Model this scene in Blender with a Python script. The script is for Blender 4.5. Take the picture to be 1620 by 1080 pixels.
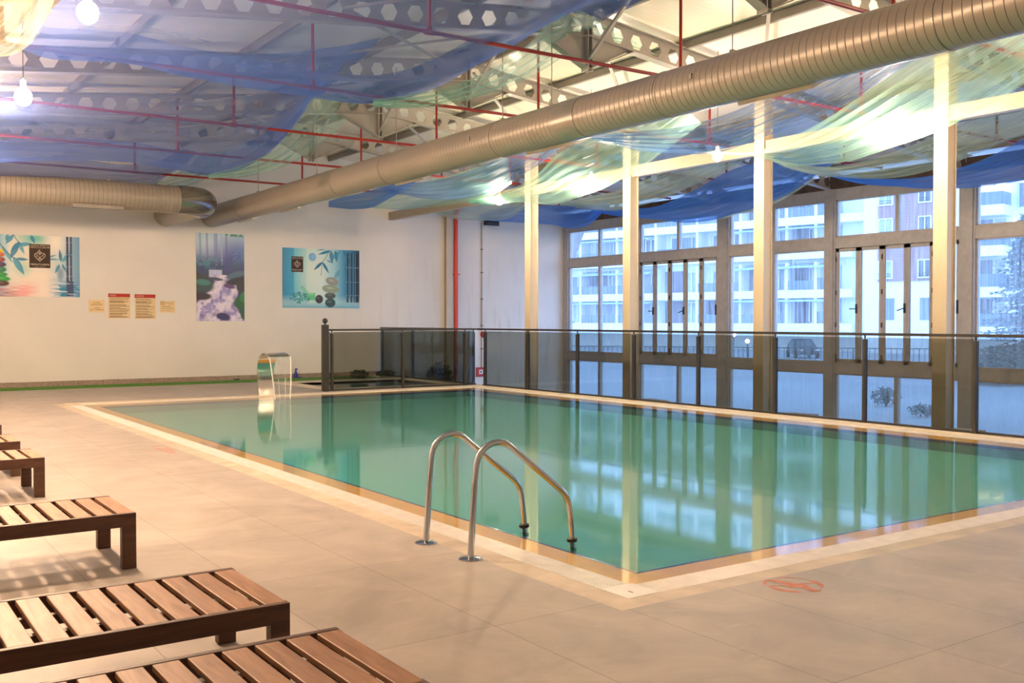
import bpy, bmesh, math, random
import numpy as np
from mathutils import Vector, Matrix
random.seed(7)
PI = math.pi
for o in list(bpy.data.objects): bpy.data.objects.remove(o, do_unlink=True)
SC = bpy.context.scene
COL = SC.collection

# ------------------------------------------------------------------ camera
YAW = math.radians(34.60)            # heading, from +Y towards +X
PITCH = math.radians(1.197)
cam_d = bpy.data.cameras.new('camera'); cam = bpy.data.objects.new('camera', cam_d); COL.objects.link(cam)
cam.location = (0, 0, 1.55)
cam.rotation_euler = (PI/2 - PITCH, 0, -YAW)
cam_d.sensor_width = 36; cam_d.lens = 36*1580/1620; cam_d.clip_end = 500; cam_d.clip_start = .05
SC.camera = cam

# ------------------------------------------------------------------ view, world
SC.view_settings.view_transform = 'Standard'
try: SC.view_settings.look = 'None'
except Exception: pass
SC.view_settings.gamma = 1
SC.view_settings.use_curve_mapping = False
SC.view_settings.exposure = 2.25
SC.cycles.transparent_max_bounces = 48
W = bpy.data.worlds.new('dusk_sky'); SC.world = W; W.use_nodes = True
wn, wl = W.node_tree.nodes, W.node_tree.links
wn.clear()
w_out = wn.new('ShaderNodeOutputWorld'); w_bg = wn.new('ShaderNodeBackground')
w_tc = wn.new('ShaderNodeTexCoord'); w_sep = wn.new('ShaderNodeSeparateXYZ'); w_rmp = wn.new('ShaderNodeValToRGB')
wl.new(w_tc.outputs['Generated'], w_sep.inputs[0]); wl.new(w_sep.outputs['Z'], w_rmp.inputs[0])
w_rmp.color_ramp.elements[0].position = 0.0; w_rmp.color_ramp.elements[0].color = (.62, .78, 1, 1)
w_rmp.color_ramp.elements[1].position = .6; w_rmp.color_ramp.elements[1].color = (.30, .50, 1, 1)
wl.new(w_rmp.outputs[0], w_bg.inputs[0]); wl.new(w_bg.outputs[0], w_out.inputs[0])
SKY = 1.1
w_bg.inputs[1].default_value = SKY
LAMP = 430.0                         # radiance of a bulb
LAMP_COL = (1.0, .67, .42)

# ------------------------------------------------------------------ materials
class NT:
    def __init__(s, name):
        s.m = bpy.data.materials.new(name); s.m.use_nodes = True
        s.n = s.m.node_tree.nodes; s.l = s.m.node_tree.links; s.n.clear()
        s.out = s.n.new('ShaderNodeOutputMaterial')
    def N(s, t, **k):
        x = s.n.new('ShaderNode'+t)
        for a, b in k.items(): setattr(x, a, b)
        return x
    def L(s, a, b): s.l.new(a, b)
def schlick(t, f0, power=5.0):
    lw = t.N('LayerWeight'); lw.inputs['Blend'].default_value = .5
    pw = t.N('Math', operation='POWER'); pw.inputs[1].default_value = power; t.L(lw.outputs['Facing'], pw.inputs[0])
    ma = t.N('Math', operation='MULTIPLY_ADD'); ma.inputs[1].default_value = 1-f0; ma.inputs[2].default_value = f0; t.L(pw.outputs[0], ma.inputs[0])
    return ma.outputs[0]
def c4(c): return (c[0], c[1], c[2], 1)
def mat(name, col, rough=.5, metal=0, var=.12, scale=6, bump=0, bscale=40, stretch=(1,1,1), coat=0, spec=.5, col2=None):
    """principled, colour and roughness broken up by noise in object space"""
    t = NT(name); p = t.N('BsdfPrincipled'); t.L(p.outputs[0], t.out.inputs[0])
    tc = t.N('TexCoord'); mp = t.N('Mapping'); mp.inputs['Scale'].default_value = stretch
    t.L(tc.outputs['Object'], mp.inputs[0])
    nz = t.N('TexNoise'); nz.inputs['Scale'].default_value = scale; nz.inputs['Detail'].default_value = 5
    t.L(mp.outputs[0], nz.inputs['Vector'])
    rp = t.N('ValToRGB'); t.L(nz.outputs['Fac'], rp.inputs[0])
    lo = col2 if col2 else tuple(c*(1-var) for c in col)
    rp.color_ramp.elements[0].position = .3; rp.color_ramp.elements[0].color = c4(lo)
    rp.color_ramp.elements[1].position = .7; rp.color_ramp.elements[1].color = c4(tuple(min(1, c*(1+var*.4)) for c in col))
    t.L(rp.outputs[0], p.inputs['Base Color'])
    p.inputs['Roughness'].default_value = rough; p.inputs['Metallic'].default_value = metal
    p.inputs['Specular IOR Level'].default_value = spec
    if coat: p.inputs['Coat Weight'].default_value = coat; p.inputs['Coat Roughness'].default_value = .1
    if bump:
        n2 = t.N('TexNoise'); n2.inputs['Scale'].default_value = bscale; n2.inputs['Detail'].default_value = 4
        t.L(mp.outputs[0], n2.inputs['Vector'])
        b = t.N('Bump'); b.inputs['Strength'].default_value = bump; b.inputs['Distance'].default_value = .01
        t.L(n2.outputs['Fac'], b.inputs['Height']); t.L(b.outputs[0], p.inputs['Normal'])
    t.p = p
    return t.m

M = {}
M['cream_steel'] = mat('cream_painted_steel', (.60,.51,.37), .32, 0, .06, 3)
M['cream_beam'] = mat('cream_painted_beam', (.42,.37,.29), .4, 0, .08, 3)
M['rusty_shade'] = mat('rust_stained_shade_dark_fascia', (.10,.065,.045), .7, 0, .5, 4)  # rusty brown, with the shade under the eaves put into the dark colour
M['truss'] = mat('grey_beige_painted_steel', (.40,.37,.33), .42, 0, .12, 3)
M['truss_dark'] = mat('dark_grey_purlin_steel', (.27,.25,.22), .45, 0, .15, 3)
M['red_pipe'] = mat('red_painted_pipe', (.33,.018,.012), .35, 0, .1, 5)
M['red_bright'] = mat('bright_red_painted_pipe', (.78,.07,.03), .35, 0, .08, 5)
M['dark_metal'] = mat('brown_black_painted_metal', (.035,.030,.024), .42, 0, .2, 5)
M['steel'] = mat('polished_stainless_steel', (.50,.54,.60), .13, 1, .05, 8)
M['steel_soft'] = mat('brushed_stainless_steel', (.7,.67,.62), .12, 1, .05, 8)
M['frame'] = mat('taupe_window_frame', (.41,.405,.40), .42, 0, .14, 7, bump=.1)
M['frame_edge'] = mat('dark_window_gasket', (.03,.03,.03), .5)
M['black'] = mat('black_plastic', (.02,.02,.02), .4)
M['white_pl'] = mat('white_plastic', (.8,.8,.78), .4)
M['grass'] = mat('green_artificial_grass', (.10,.28,.03), .9, 0, .4, 60, bump=.6, bscale=300)
M['concrete'] = mat('rough_grey_concrete', (.42,.40,.38), .8, 0, .2, 3, bump=.2)
M['cream_stone'] = mat('cream_coping_stone', (.80,.68,.50), .45, 0, .1, 5, bump=.1)
M['sand_tile'] = mat('sandy_orange_wet_lip', (.90,.42,.05), .35, 0, .1, 5)
M['navy'] = mat('navy_blue_glazed_tile', (.02,.035,.16), .2, 0, .2, 40)
M['leaf_dark'] = mat('dark_green_leaves', (.03,.06,.02), .7, 0, .4, 20)
M['leaf_frost'] = mat('frosted_blue_green_needles', (.13,.19,.18), .8, 0, .5, 8)
M['leaf_cool'] = mat('cool_green_conifer_needles', (.06,.11,.09), .8, 0, .4, 20)
M['twig'] = mat('brown_twigs', (.14,.11,.09), .8, 0, .3, 10)
M['bark'] = mat('grey_bark', (.20,.17,.15), .9, 0, .35, 6, bump=.6, bscale=15)
M['blue_plastic'] = mat('blue_plastic', (.03,.05,.4), .4)
M['paper'] = mat('aged_cream_paper', (.80,.62,.34), .6, 0, .05, 8)
M['ink'] = mat('dark_brown_print', (.12,.07,.04), .7)
M['red_ink'] = mat('red_print', (.48,.03,.02), .6)
M['logo_brown'] = mat('dark_brown_logo_print', (.045,.022,.014), .6)
M['logo_cream'] = mat('cream_logo_print', (.80,.68,.52), .6)
M['floor_red'] = mat('faded_red_floor_paint', (.70,.28,.20), .7, 0, .35, 25)

def wood():
    t = NT('oiled_teak_wood'); p = t.N('BsdfPrincipled'); t.L(p.outputs[0], t.out.inputs[0])
    tc = t.N('TexCoord'); oi = t.N('ObjectInfo')
    ad = t.N('VectorMath', operation='ADD'); t.L(tc.outputs['Object'], ad.inputs[0])
    ge = t.N('NewGeometry'); sc = t.N('VectorMath', operation='SCALE'); sc.inputs['Scale'].default_value = 13
    cb = t.N('CombineXYZ'); t.L(ge.outputs['Random Per Island'], cb.inputs[0]); t.L(ge.outputs['Random Per Island'], cb.inputs[2])
    t.L(cb.outputs[0], sc.inputs[0]); t.L(sc.outputs[0], ad.inputs[1])
    mp = t.N('Mapping'); t.L(ad.outputs[0], mp.inputs[0]); mp.inputs['Scale'].default_value = (22, 2.0, 22)
    nz = t.N('TexNoise'); nz.inputs['Scale'].default_value = 1.6; nz.inputs['Detail'].default_value = 8; nz.inputs['Distortion'].default_value = .6
    t.L(mp.outputs[0], nz.inputs['Vector'])
    rp = t.N('ValToRGB'); t.L(nz.outputs['Fac'], rp.inputs[0])
    e = rp.color_ramp.elements; e[0].position = .25; e[0].color = (.26,.115,.055,1); e[1].position = .75; e[1].color = (.50,.27,.145,1)
    mx = t.N('Mix', data_type='RGBA', blend_type='MULTIPLY'); mx.inputs[0].default_value = .8
    r2 = t.N('ValToRGB'); t.L(ge.outputs['Random Per Island'], r2.inputs[0])
    r2.color_ramp.elements[0].color = (.72,.70,.68,1); r2.color_ramp.elements[1].color = (1.15,1.1,1.05,1)
    t.L(rp.outputs[0], mx.inputs[6]); t.L(r2.outputs[0], mx.inputs[7]); t.L(mx.outputs[2], p.inputs['Base Color'])
    p.inputs['Roughness'].default_value = .48
    b = t.N('Bump'); b.inputs['Strength'].default_value = .15; b.inputs['Distance'].default_value = .004
    t.L(nz.outputs['Fac'], b.inputs['Height']); t.L(b.outputs[0], p.inputs['Normal'])
    return t.m
M['wood'] = wood()
def wood_long():
    m = M['wood'].copy(); m.name = 'dark_teak_wood'
    for n in m.node_tree.nodes:
        if n.type == 'MAPPING': n.inputs['Scale'].default_value = (2.0, 22, 22)
        if n.type == 'VALTORGB' and n.color_ramp.elements[0].position > .2:
            n.color_ramp.elements[0].color = (.055,.022,.013,1); n.color_ramp.elements[1].color = (.14,.062,.034,1)
    return m
M['wood_rail'] = wood_long()

def deck_tile():
    t = NT('beige_stone_deck_tile'); p = t.N('BsdfPrincipled'); t.L(p.outputs[0], t.out.inputs[0])
    tc = t.N('TexCoord'); mp = t.N('Mapping'); t.L(tc.outputs['Object'], mp.inputs[0])
    mp.inputs['Location'].default_value = (-2.79+.757*8, -2.71+1.49*8, 0)
    br = t.N('TexBrick'); br.offset = 0; br.squash = 1
    t.L(mp.outputs[0], br.inputs['Vector'])
    br.inputs['Scale'].default_value = 1; br.inputs['Brick Width'].default_value = .757; br.inputs['Row Height'].default_value = 1.49
    br.inputs['Mortar Size'].default_value = .0022; br.inputs['Mortar Smooth'].default_value = .1; br.inputs['Bias'].default_value = 0
    br.inputs['Color1'].default_value = (.43,.39,.36,1); br.inputs['Color2'].default_value = (.475,.43,.395,1); br.inputs['Mortar'].default_value = (.22,.17,.13,1)
    n1 = t.N('TexNoise'); n1.inputs['Scale'].default_value = 1.7; n1.inputs['Detail'].default_value = 8; n1.inputs['Roughness'].default_value = .62; n1.inputs['Distortion'].default_value = .8
    t.L(tc.outputs['Object'], n1.inputs['Vector'])
    rp = t.N('ValToRGB'); t.L(n1.outputs['Fac'], rp.inputs[0])
    rp.color_ramp.elements[0].position = .33; rp.color_ramp.elements[0].color = (.72,.71,.70,1)
    rp.color_ramp.elements[1].position = .68; rp.color_ramp.elements[1].color = (1.08,1.07,1.06,1)
    mx = t.N('Mix', data_type='RGBA', blend_type='MULTIPLY'); mx.inputs[0].default_value = .95
    t.L(br.outputs['Color'], mx.inputs[6]); t.L(rp.outputs[0], mx.inputs[7])
    # pale scuffs
    mp2 = t.N('Mapping'); mp2.inputs['Scale'].default_value = (1, 3.5, 1); mp2.inputs['Rotation'].default_value = (0,0,.5); t.L(tc.outputs['Object'], mp2.inputs[0])
    n2 = t.N('TexNoise'); n2.inputs['Scale'].default_value = 3.3; n2.inputs['Detail'].default_value = 9; n2.inputs['Roughness'].default_value = .7
    t.L(mp2.outputs[0], n2.inputs['Vector'])
    r2 = t.N('ValToRGB'); t.L(n2.outputs['Fac'], r2.inputs[0]); r2.color_ramp.elements[0].position = .60; r2.color_ramp.elements[1].position = .72
    r2.color_ramp.elements[0].color = (0,0,0,1); r2.color_ramp.elements[1].color = (.35,.35,.35,1)
    m3 = t.N('Mix', data_type='RGBA', blend_type='MIX'); t.L(r2.outputs[0], m3.inputs[0]); t.L(mx.outputs[2], m3.inputs[6]); m3.inputs[7].default_value = (.66,.60,.53,1)
    t.L(m3.outputs[2], p.inputs['Base Color'])
    r3 = t.N('MapRange'); r3.inputs[3].default_value = .36; r3.inputs[4].default_value = .62; t.L(n1.outputs['Fac'], r3.inputs[0]); t.L(r3.outputs[0], p.inputs['Roughness'])
    b = t.N('Bump'); b.inputs['Strength'].default_value = .25; b.inputs['Distance'].default_value = .003
    t.L(n2.outputs['Fac'], b.inputs['Height']); t.L(b.outputs[0], p.inputs['Normal'])
    return t.m
M['deck'] = deck_tile()

def grate_mat():
    t = NT('white_slatted_overflow_grate'); p = t.N('BsdfPrincipled'); t.L(p.outputs[0], t.out.inputs[0])
    p.inputs['Base Color'].default_value = (.82,.77,.68,1); p.inputs['Roughness'].default_value = .35
    return mat('white_grate_plastic', (.88,.85,.80), .35, 0, .1, 9)
M['grate'] = grate_mat()

def plaster(name, base, dirt=True):
    t = NT(name); p = t.N('BsdfPrincipled'); t.L(p.outputs[0], t.out.inputs[0])
    tc = t.N('TexCoord')
    n1 = t.N('TexNoise'); n1.inputs['Scale'].default_value = .9; n1.inputs['Detail'].default_value = 7; t.L(tc.outputs['Object'], n1.inputs['Vector'])
    rp = t.N('ValToRGB'); t.L(n1.outputs['Fac'], rp.inputs[0])
    rp.color_ramp.elements[0].position = .3; rp.color_ramp.elements[0].color = c4(tuple(c*.93 for c in base))
    rp.color_ramp.elements[1].position = .7; rp.color_ramp.elements[1].color = c4(base)
    last = rp.outputs[0]
    if dirt:   # green-grey damp streaks, stronger on the right hand half of the wall
        mp = t.N('Mapping'); mp.inputs['Scale'].default_value = (2.6, 1, .35); t.L(tc.outputs['Object'], mp.inputs[0])
        n2 = t.N('TexNoise'); n2.inputs['Scale'].default_value = 1.5; n2.inputs['Detail'].default_value = 9; n2.inputs['Roughness'].default_value = .65; t.L(mp.outputs[0], n2.inputs['Vector'])
        r2 = t.N('ValToRGB'); r2.color_ramp.elements[0].position = .52; r2.color_ramp.elements[1].position = .72; t.L(n2.outputs['Fac'], r2.inputs[0])
        sp = t.N('SeparateXYZ'); t.L(tc.outputs['Object'], sp.inputs[0])
        mr = t.N('MapRange'); mr.inputs[1].default_value = 10; mr.inputs[2].default_value = 16; t.L(sp.outputs[0], mr.inputs[0])
        mz = t.N('MapRange'); mz.inputs[1].default_value = 4.0; mz.inputs[2].default_value = .5; t.L(sp.outputs[2], mz.inputs[0])
        m1 = t.N('Math', operation='MULTIPLY'); t.L(r2.outputs[0], m1.inputs[0]); t.L(mr.outputs[0], m1.inputs[1])
        m2 = t.N('Math', operation='MULTIPLY'); t.L(m1.outputs[0], m2.inputs[0]); t.L(mz.outputs[0], m2.inputs[1])
        m3 = t.N('Math', operation='MULTIPLY'); m3.inputs[1].default_value = .55; t.L(m2.outputs[0], m3.inputs[0])
        mx = t.N('Mix', data_type='RGBA'); t.L(m3.outputs[0], mx.inputs[0]); t.L(last, mx.inputs[6]); mx.inputs[7].default_value = (.36,.38,.22,1)
        last = mx.outputs[2]
    t.L(last, p.inputs['Base Color']); p.inputs['Roughness'].default_value = .75
    n3 = t.N('TexNoise'); n3.inputs['Scale'].default_value = 25; n3.inputs['Detail'].default_value = 5; t.L(tc.outputs['Object'], n3.inputs['Vector'])
    b = t.N('Bump'); b.inputs['Strength'].default_value = .12; b.inputs['Distance'].default_value = .01; t.L(n3.outputs['Fac'], b.inputs['Height']); t.L(b.outputs[0], p.inputs['Normal'])
    return t.m
M['plaster'] = plaster('off_white_plaster', (.80,.78,.73))
M['plaster_plain'] = plaster('off_white_plaster_plain', (.74,.70,.63), False)

def roof_mat():
    t = NT('cream_ribbed_roof_panel'); p = t.N('BsdfPrincipled'); t.L(p.outputs[0], t.out.inputs[0])
    tc = t.N('TexCoord'); sp = t.N('SeparateXYZ'); t.L(tc.outputs['Object'], sp.inputs[0])
    m = t.N('Math', operation='MULTIPLY'); m.inputs[1].default_value = 6.2832/.12; t.L(sp.outputs[1], m.inputs[0])
    s = t.N('Math', operation='SINE'); t.L(m.outputs[0], s.inputs[0])
    n1 = t.N('TexNoise'); n1.inputs['Scale'].default_value = .8; n1.inputs['Detail'].default_value = 6; t.L(tc.outputs['Object'], n1.inputs['Vector'])
    rp = t.N('ValToRGB'); t.L(n1.outputs['Fac'], rp.inputs[0])
    rp.color_ramp.elements[0].position = .3; rp.color_ramp.elements[0].color = (.78,.72,.58,1); rp.color_ramp.elements[1].position = .7; rp.color_ramp.elements[1].color = (.88,.83,.70,1)
    t.L(rp.outputs[0], p.inputs['Base Color']); p.inputs['Roughness'].default_value = .3
    b = t.N('Bump'); b.inputs['Strength'].default_value = .25; b.inputs['Distance'].default_value = .004; t.L(s.outputs[0], b.inputs['Height']); t.L(b.outputs[0], p.inputs['Normal'])
    return t.m
M['roof'] = roof_mat()

def duct_mat(axis):
    """spiral-wound sheet metal: fine lock-seam rings along the duct's axis (object space)"""
    t = NT('spiral_wound_duct_metal_'+'xy'[axis]); p = t.N('BsdfPrincipled'); t.L(p.outputs[0], t.out.inputs[0])
    tc = t.N('TexCoord'); sp = t.N('SeparateXYZ'); t.L(tc.outputs['Object'], sp.inputs[0])
    m = t.N('Math', operation='MULTIPLY'); m.inputs[1].default_value = 1/.09; t.L(sp.outputs[axis], m.inputs[0])
    f = t.N('Math', operation='FRACT'); t.L(m.outputs[0], f.inputs[0])
    rp = t.N('ValToRGB'); t.L(f.outputs[0], rp.inputs[0]); e = rp.color_ramp.elements
    e[0].position = 0; e[0].color = (0,0,0,1); e[1].position = .06; e[1].color = (1,1,1,1)
    x = e.new(.12); x.color = (.55,.55,.55,1); x = e.new(.94); x.color = (.5,.5,.5,1); x = e.new(1); x.color = (0,0,0,1)
    n1 = t.N('TexNoise'); n1.inputs['Scale'].default_value = 1.5; n1.inputs['Detail'].default_value = 5; t.L(tc.outputs['Object'], n1.inputs['Vector'])
    cr = t.N('ValToRGB'); t.L(n1.outputs['Fac'], cr.inputs[0]); cr.color_ramp.elements[0].color = (.30,.265,.225,1); cr.color_ramp.elements[1].color = (.36,.32,.27,1)
    mx = t.N('Mix', data_type='RGBA', blend_type='MULTIPLY'); mx.inputs[0].default_value = 1
    r2 = t.N('ValToRGB'); t.L(f.outputs[0], r2.inputs[0]); g = r2.color_ramp.elements; g[0].position = 0; g[0].color = (.28,.26,.24,1); g[1].position = .13; g[1].color = (1,1,1,1)
    t.L(cr.outputs[0], mx.inputs[6]); t.L(r2.outputs[0], mx.inputs[7]); t.L(mx.outputs[2], p.inputs['Base Color'])
    p.inputs['Metallic'].default_value = .25; p.inputs['Roughness'].default_value = .33
    b = t.N('Bump'); b.inputs['Strength'].default_value = .7; b.inputs['Distance'].default_value = .006; t.L(rp.outputs[0], b.inputs['Height']); t.L(b.outputs[0], p.inputs['Normal'])
    return t.m
M['duct_y'] = duct_mat(1); M['duct_x'] = duct_mat(0)
M['duct_plain'] = mat('plain_galvanised_duct_sleeve', (.33,.30,.255), .3, .45, .1, 2)

def gauze(name, col, base, edge, pleat=1.0, vs=26):
    """sheer net curtain cloth: see-through head on, denser at a glancing angle, fine pleats along its length (UV)"""
    t = NT(name)
    tc = t.N('TexCoord'); mp = t.N('Mapping'); mp.inputs['Scale'].default_value = (.5, vs, 1); t.L(tc.outputs['UV'], mp.inputs[0])
    nz = t.N('TexNoise'); nz.inputs['Scale'].default_value = 1; nz.inputs['Detail'].default_value = 4; nz.inputs['Roughness'].default_value = .6
    t.L(mp.outputs[0], nz.inputs['Vector'])
    lw = t.N('LayerWeight'); lw.inputs['Blend'].default_value = .35
    m1 = t.N('MapRange'); m1.inputs[1].default_value = .3; m1.inputs[2].default_value = .72; m1.inputs[3].default_value = base*(1-.55*pleat); m1.inputs[4].default_value = base*(1+.7*pleat); t.L(nz.outputs['Fac'], m1.inputs[0])
    m2 = t.N('Math', operation='MULTIPLY_ADD'); m2.inputs[1].default_value = edge; t.L(lw.outputs['Facing'], m2.inputs[0]); t.L(m1.outputs[0], m2.inputs[2])
    cl = t.N('Clamp'); cl.inputs[2].default_value = .96; t.L(m2.outputs[0], cl.inputs[0])
    df = t.N('BsdfDiffuse'); tr = t.N('BsdfTranslucent'); df.inputs[0].default_value = c4(col); tr.inputs[0].default_value = c4(tuple(min(1,c*1.15) for c in col))
    a = t.N('MixShader'); a.inputs[0].default_value = .5; t.L(df.outputs[0], a.inputs[1]); t.L(tr.outputs[0], a.inputs[2])
    gl = t.N('BsdfGlossy'); gl.inputs['Roughness'].default_value = .38; gl.inputs[0].default_value = (.9,.95,1,1)
    g = t.N('MixShader'); g.inputs[0].default_value = .08; t.L(a.outputs[0], g.inputs[1]); t.L(gl.outputs[0], g.inputs[2])
    tp = t.N('BsdfTransparent'); tp.inputs[0].default_value = c4(tuple(.72+.28*c for c in col))
    mx = t.N('MixShader'); t.L(cl.outputs[0], mx.inputs[0]); t.L(tp.outputs[0], mx.inputs[1]); t.L(g.outputs[0], mx.inputs[2]); t.L(mx.outputs[0], t.out.inputs[0])
    b = t.N('Bump'); b.inputs['Strength'].default_value = .4*pleat; b.inputs['Distance'].default_value = .02; t.L(nz.outputs['Fac'], b.inputs['Height'])
    for q in (df, tr, gl): t.L(b.outputs[0], q.inputs['Normal'])
    return t.m
M['g_blue'] = gauze('sheer_blue_gauze', (.18,.38,.90), .22, .28, .55, 36)
M['g_veil'] = gauze('sheer_blue_veil', (.13,.25,.78), .17, .34, .15, 6)
M['g_deep'] = gauze('sheer_deep_blue_gauze', (.045,.25,.82), .50, .3, .5, 36)
M['g_mint'] = gauze('sheer_mint_gauze', (.44,.80,.70), .27, .26, .55, 40)
M['g_mint_soft'] = gauze('sheer_mint_gauze_smooth', (.42,.74,.62), .20, .22, .2, 14)
M['g_pale'] = gauze('sheer_pale_sage_gauze', (.55,.72,.60), .27, .26, .5, 40)

def pane_mat():
    """window glass with condensation runs"""
    t = NT('misted_window_glass')
    tp = t.N('BsdfTransparent'); tp.inputs[0].default_value = (.90,.95,.98,1)
    tr = t.N('BsdfTranslucent'); tr.inputs[0].default_value = (.85,.9,.95,1)
    tc = t.N('TexCoord'); mp = t.N('Mapping'); mp.inputs['Scale'].default_value = (1, 9, .5); t.L(tc.outputs['Object'], mp.inputs[0])
    nz = t.N('TexNoise'); nz.inputs['Scale'].default_value = 1.6; nz.inputs['Detail'].default_value = 7; nz.inputs['Roughness'].default_value = .65; t.L(mp.outputs[0], nz.inputs['Vector'])
    mr = t.N('MapRange'); mr.inputs[1].default_value = .35; mr.inputs[2].default_value = .75; mr.inputs[3].default_value = .03; mr.inputs[4].default_value = .22; t.L(nz.outputs['Fac'], mr.inputs[0])
    mx = t.N('MixShader'); t.L(mr.outputs[0], mx.inputs[0]); t.L(tp.outputs[0], mx.inputs[1]); t.L(tr.outputs[0], mx.inputs[2])
    gl = t.N('BsdfGlossy'); gl.inputs['Roughness'].default_value = .02
    m2 = t.N('MixShader'); t.L(schlick(t, .025), m2.inputs[0]); t.L(mx.outputs[0], m2.inputs[1]); t.L(gl.outputs[0], m2.inputs[2]); t.L(m2.outputs[0], t.out.inputs[0])
    return t.m
M['pane'] = pane_mat()
def smoked():
    t = NT('smoked_grey_fence_glass')
    tp = t.N('BsdfTransparent'); tp.inputs[0].default_value = (.60,.61,.57,1)
    gl = t.N('BsdfGlossy'); gl.inputs['Roughness'].default_value = .03; gl.inputs[0].default_value = (.8,.8,.8,1)
    tc = t.N('TexCoord'); nz = t.N('TexNoise'); nz.inputs['Scale'].default_value = 3; nz.inputs['Detail'].default_value = 4; t.L(tc.outputs['Object'], nz.inputs['Vector'])
    df = t.N('BsdfDiffuse'); df.inputs[0].default_value = (.5,.5,.48,1)
    mr = t.N('MapRange'); mr.inputs[3].default_value = .0; mr.inputs[4].default_value = .018; t.L(nz.outputs['Fac'], mr.inputs[0])
    m0 = t.N('MixShader'); t.L(mr.outputs[0], m0.inputs[0]); t.L(tp.outputs[0], m0.inputs[1]); t.L(df.outputs[0], m0.inputs[2])
    m2 = t.N('MixShader'); t.L(schlick(t, .03), m2.inputs[0]); t.L(m0.outputs[0], m2.inputs[1]); t.L(gl.outputs[0], m2.inputs[2]); t.L(m2.outputs[0], t.out.inputs[0])
    return t.m
M['smoked'] = smoked()
def water_mat():
    t = NT('pool_water_surface')
    tc = t.N('TexCoord'); nz = t.N('TexNoise'); nz.inputs['Scale'].default_value = 1.1; nz.inputs['Detail'].default_value = 3; t.L(tc.outputs['Object'], nz.inputs['Vector'])
    b = t.N('Bump'); b.inputs['Strength'].default_value = .05; b.inputs['Distance'].default_value = .02; t.L(nz.outputs['Fac'], b.inputs['Height'])
    tp = t.N('BsdfTransparent'); tp.inputs[0].default_value = (.90,.985,.965,1)
    gl = t.N('BsdfGlossy'); gl.inputs['Roughness'].default_value = .055
    t.L(b.outputs[0], gl.inputs['Normal'])
    m2 = t.N('MixShader'); t.L(schlick(t, .045), m2.inputs[0]); t.L(tp.outputs[0], m2.inputs[1]); t.L(gl.outputs[0], m2.inputs[2]); t.L(m2.outputs[0], t.out.inputs[0])
    return t.m
M['water'] = water_mat()
def jet_mat():
    t = NT('falling_water_film')
    tc = t.N('TexCoord'); mp = t.N('Mapping'); mp.inputs['Scale'].default_value = (14, 1, 1.5); t.L(tc.outputs['Object'], mp.inputs[0])
    nz = t.N('TexNoise'); nz.inputs['Scale'].default_value = 2; nz.inputs['Detail'].default_value = 4; t.L(mp.outputs[0], nz.inputs['Vector'])
    mr = t.N('MapRange'); mr.inputs[1].default_value = .35; mr.inputs[2].default_value = .7; mr.inputs[3].default_value = .03; mr.inputs[4].default_value = .22; t.L(nz.outputs['Fac'], mr.inputs[0])
    tp = t.N('BsdfTransparent'); df = t.N('BsdfDiffuse'); df.inputs[0].default_value = (.9,.9,.85,1)
    mx = t.N('MixShader'); t.L(mr.outputs[0], mx.inputs[0]); t.L(tp.outputs[0], mx.inputs[1]); t.L(df.outputs[0], mx.inputs[2]); t.L(mx.outputs[0], t.out.inputs[0])
    return t.m
M['jet'] = jet_mat()
M['jet_edge'] = mat('white_water_rope', (.9,.86,.78), .25, 0, .1, 20)
def pool_tile(name, c1, c2, mortar, size=.05):
    t = NT(name); p = t.N('BsdfPrincipled'); t.L(p.outputs[0], t.out.inputs[0])
    tc = t.N('TexCoord'); br = t.N('TexBrick'); br.offset = 0; t.L(tc.outputs['Object'], br.inputs['Vector'])
    br.inputs['Scale'].default_value = 1; br.inputs['Brick Width'].default_value = size*4; br.inputs['Row Height'].default_value = size*4; br.inputs['Mortar Size'].default_value = .004
    br.inputs['Color1'].default_value = c4(c1); br.inputs['Color2'].default_value = c4(c2); br.inputs['Mortar'].default_value = c4(mortar)
    t.L(br.outputs[0], p.inputs['Base Color']); p.inputs['Roughness'].default_value = .6
    return t.m
M['pool_floor'] = pool_tile('teal_pool_floor', (.075,.41,.35), (.08,.425,.36), (.07,.385,.325))
M['pool_wall'] = pool_tile('deep_teal_pool_wall', (.045,.25,.25), (.05,.26,.26), (.035,.19,.19))
M['kid_floor'] = pool_tile('blue_mosaic_pool_floor', (.10,.22,.34), (.12,.25,.38), (.3,.35,.4), .02)
def emis(name, col, s):
    t = NT(name); e = t.N('Emission'); e.inputs[0].default_value = c4(col); e.inputs[1].default_value = s; t.L(e.outputs[0], t.out.inputs[0]); return t.m
M['bulb'] = emis('warm_glowing_bulb', LAMP_COL, LAMP)
M['bulb_soft'] = emis('warm_glowing_bulb_softer', (1.0,.71,.48), LAMP*.57)
M['head_lamp'] = emis('lit_garden_lamp', (1,.75,.4), 12)
M['lit_window'] = emis('lit_flat_window', (1,.85,.62), 1.0)
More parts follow.
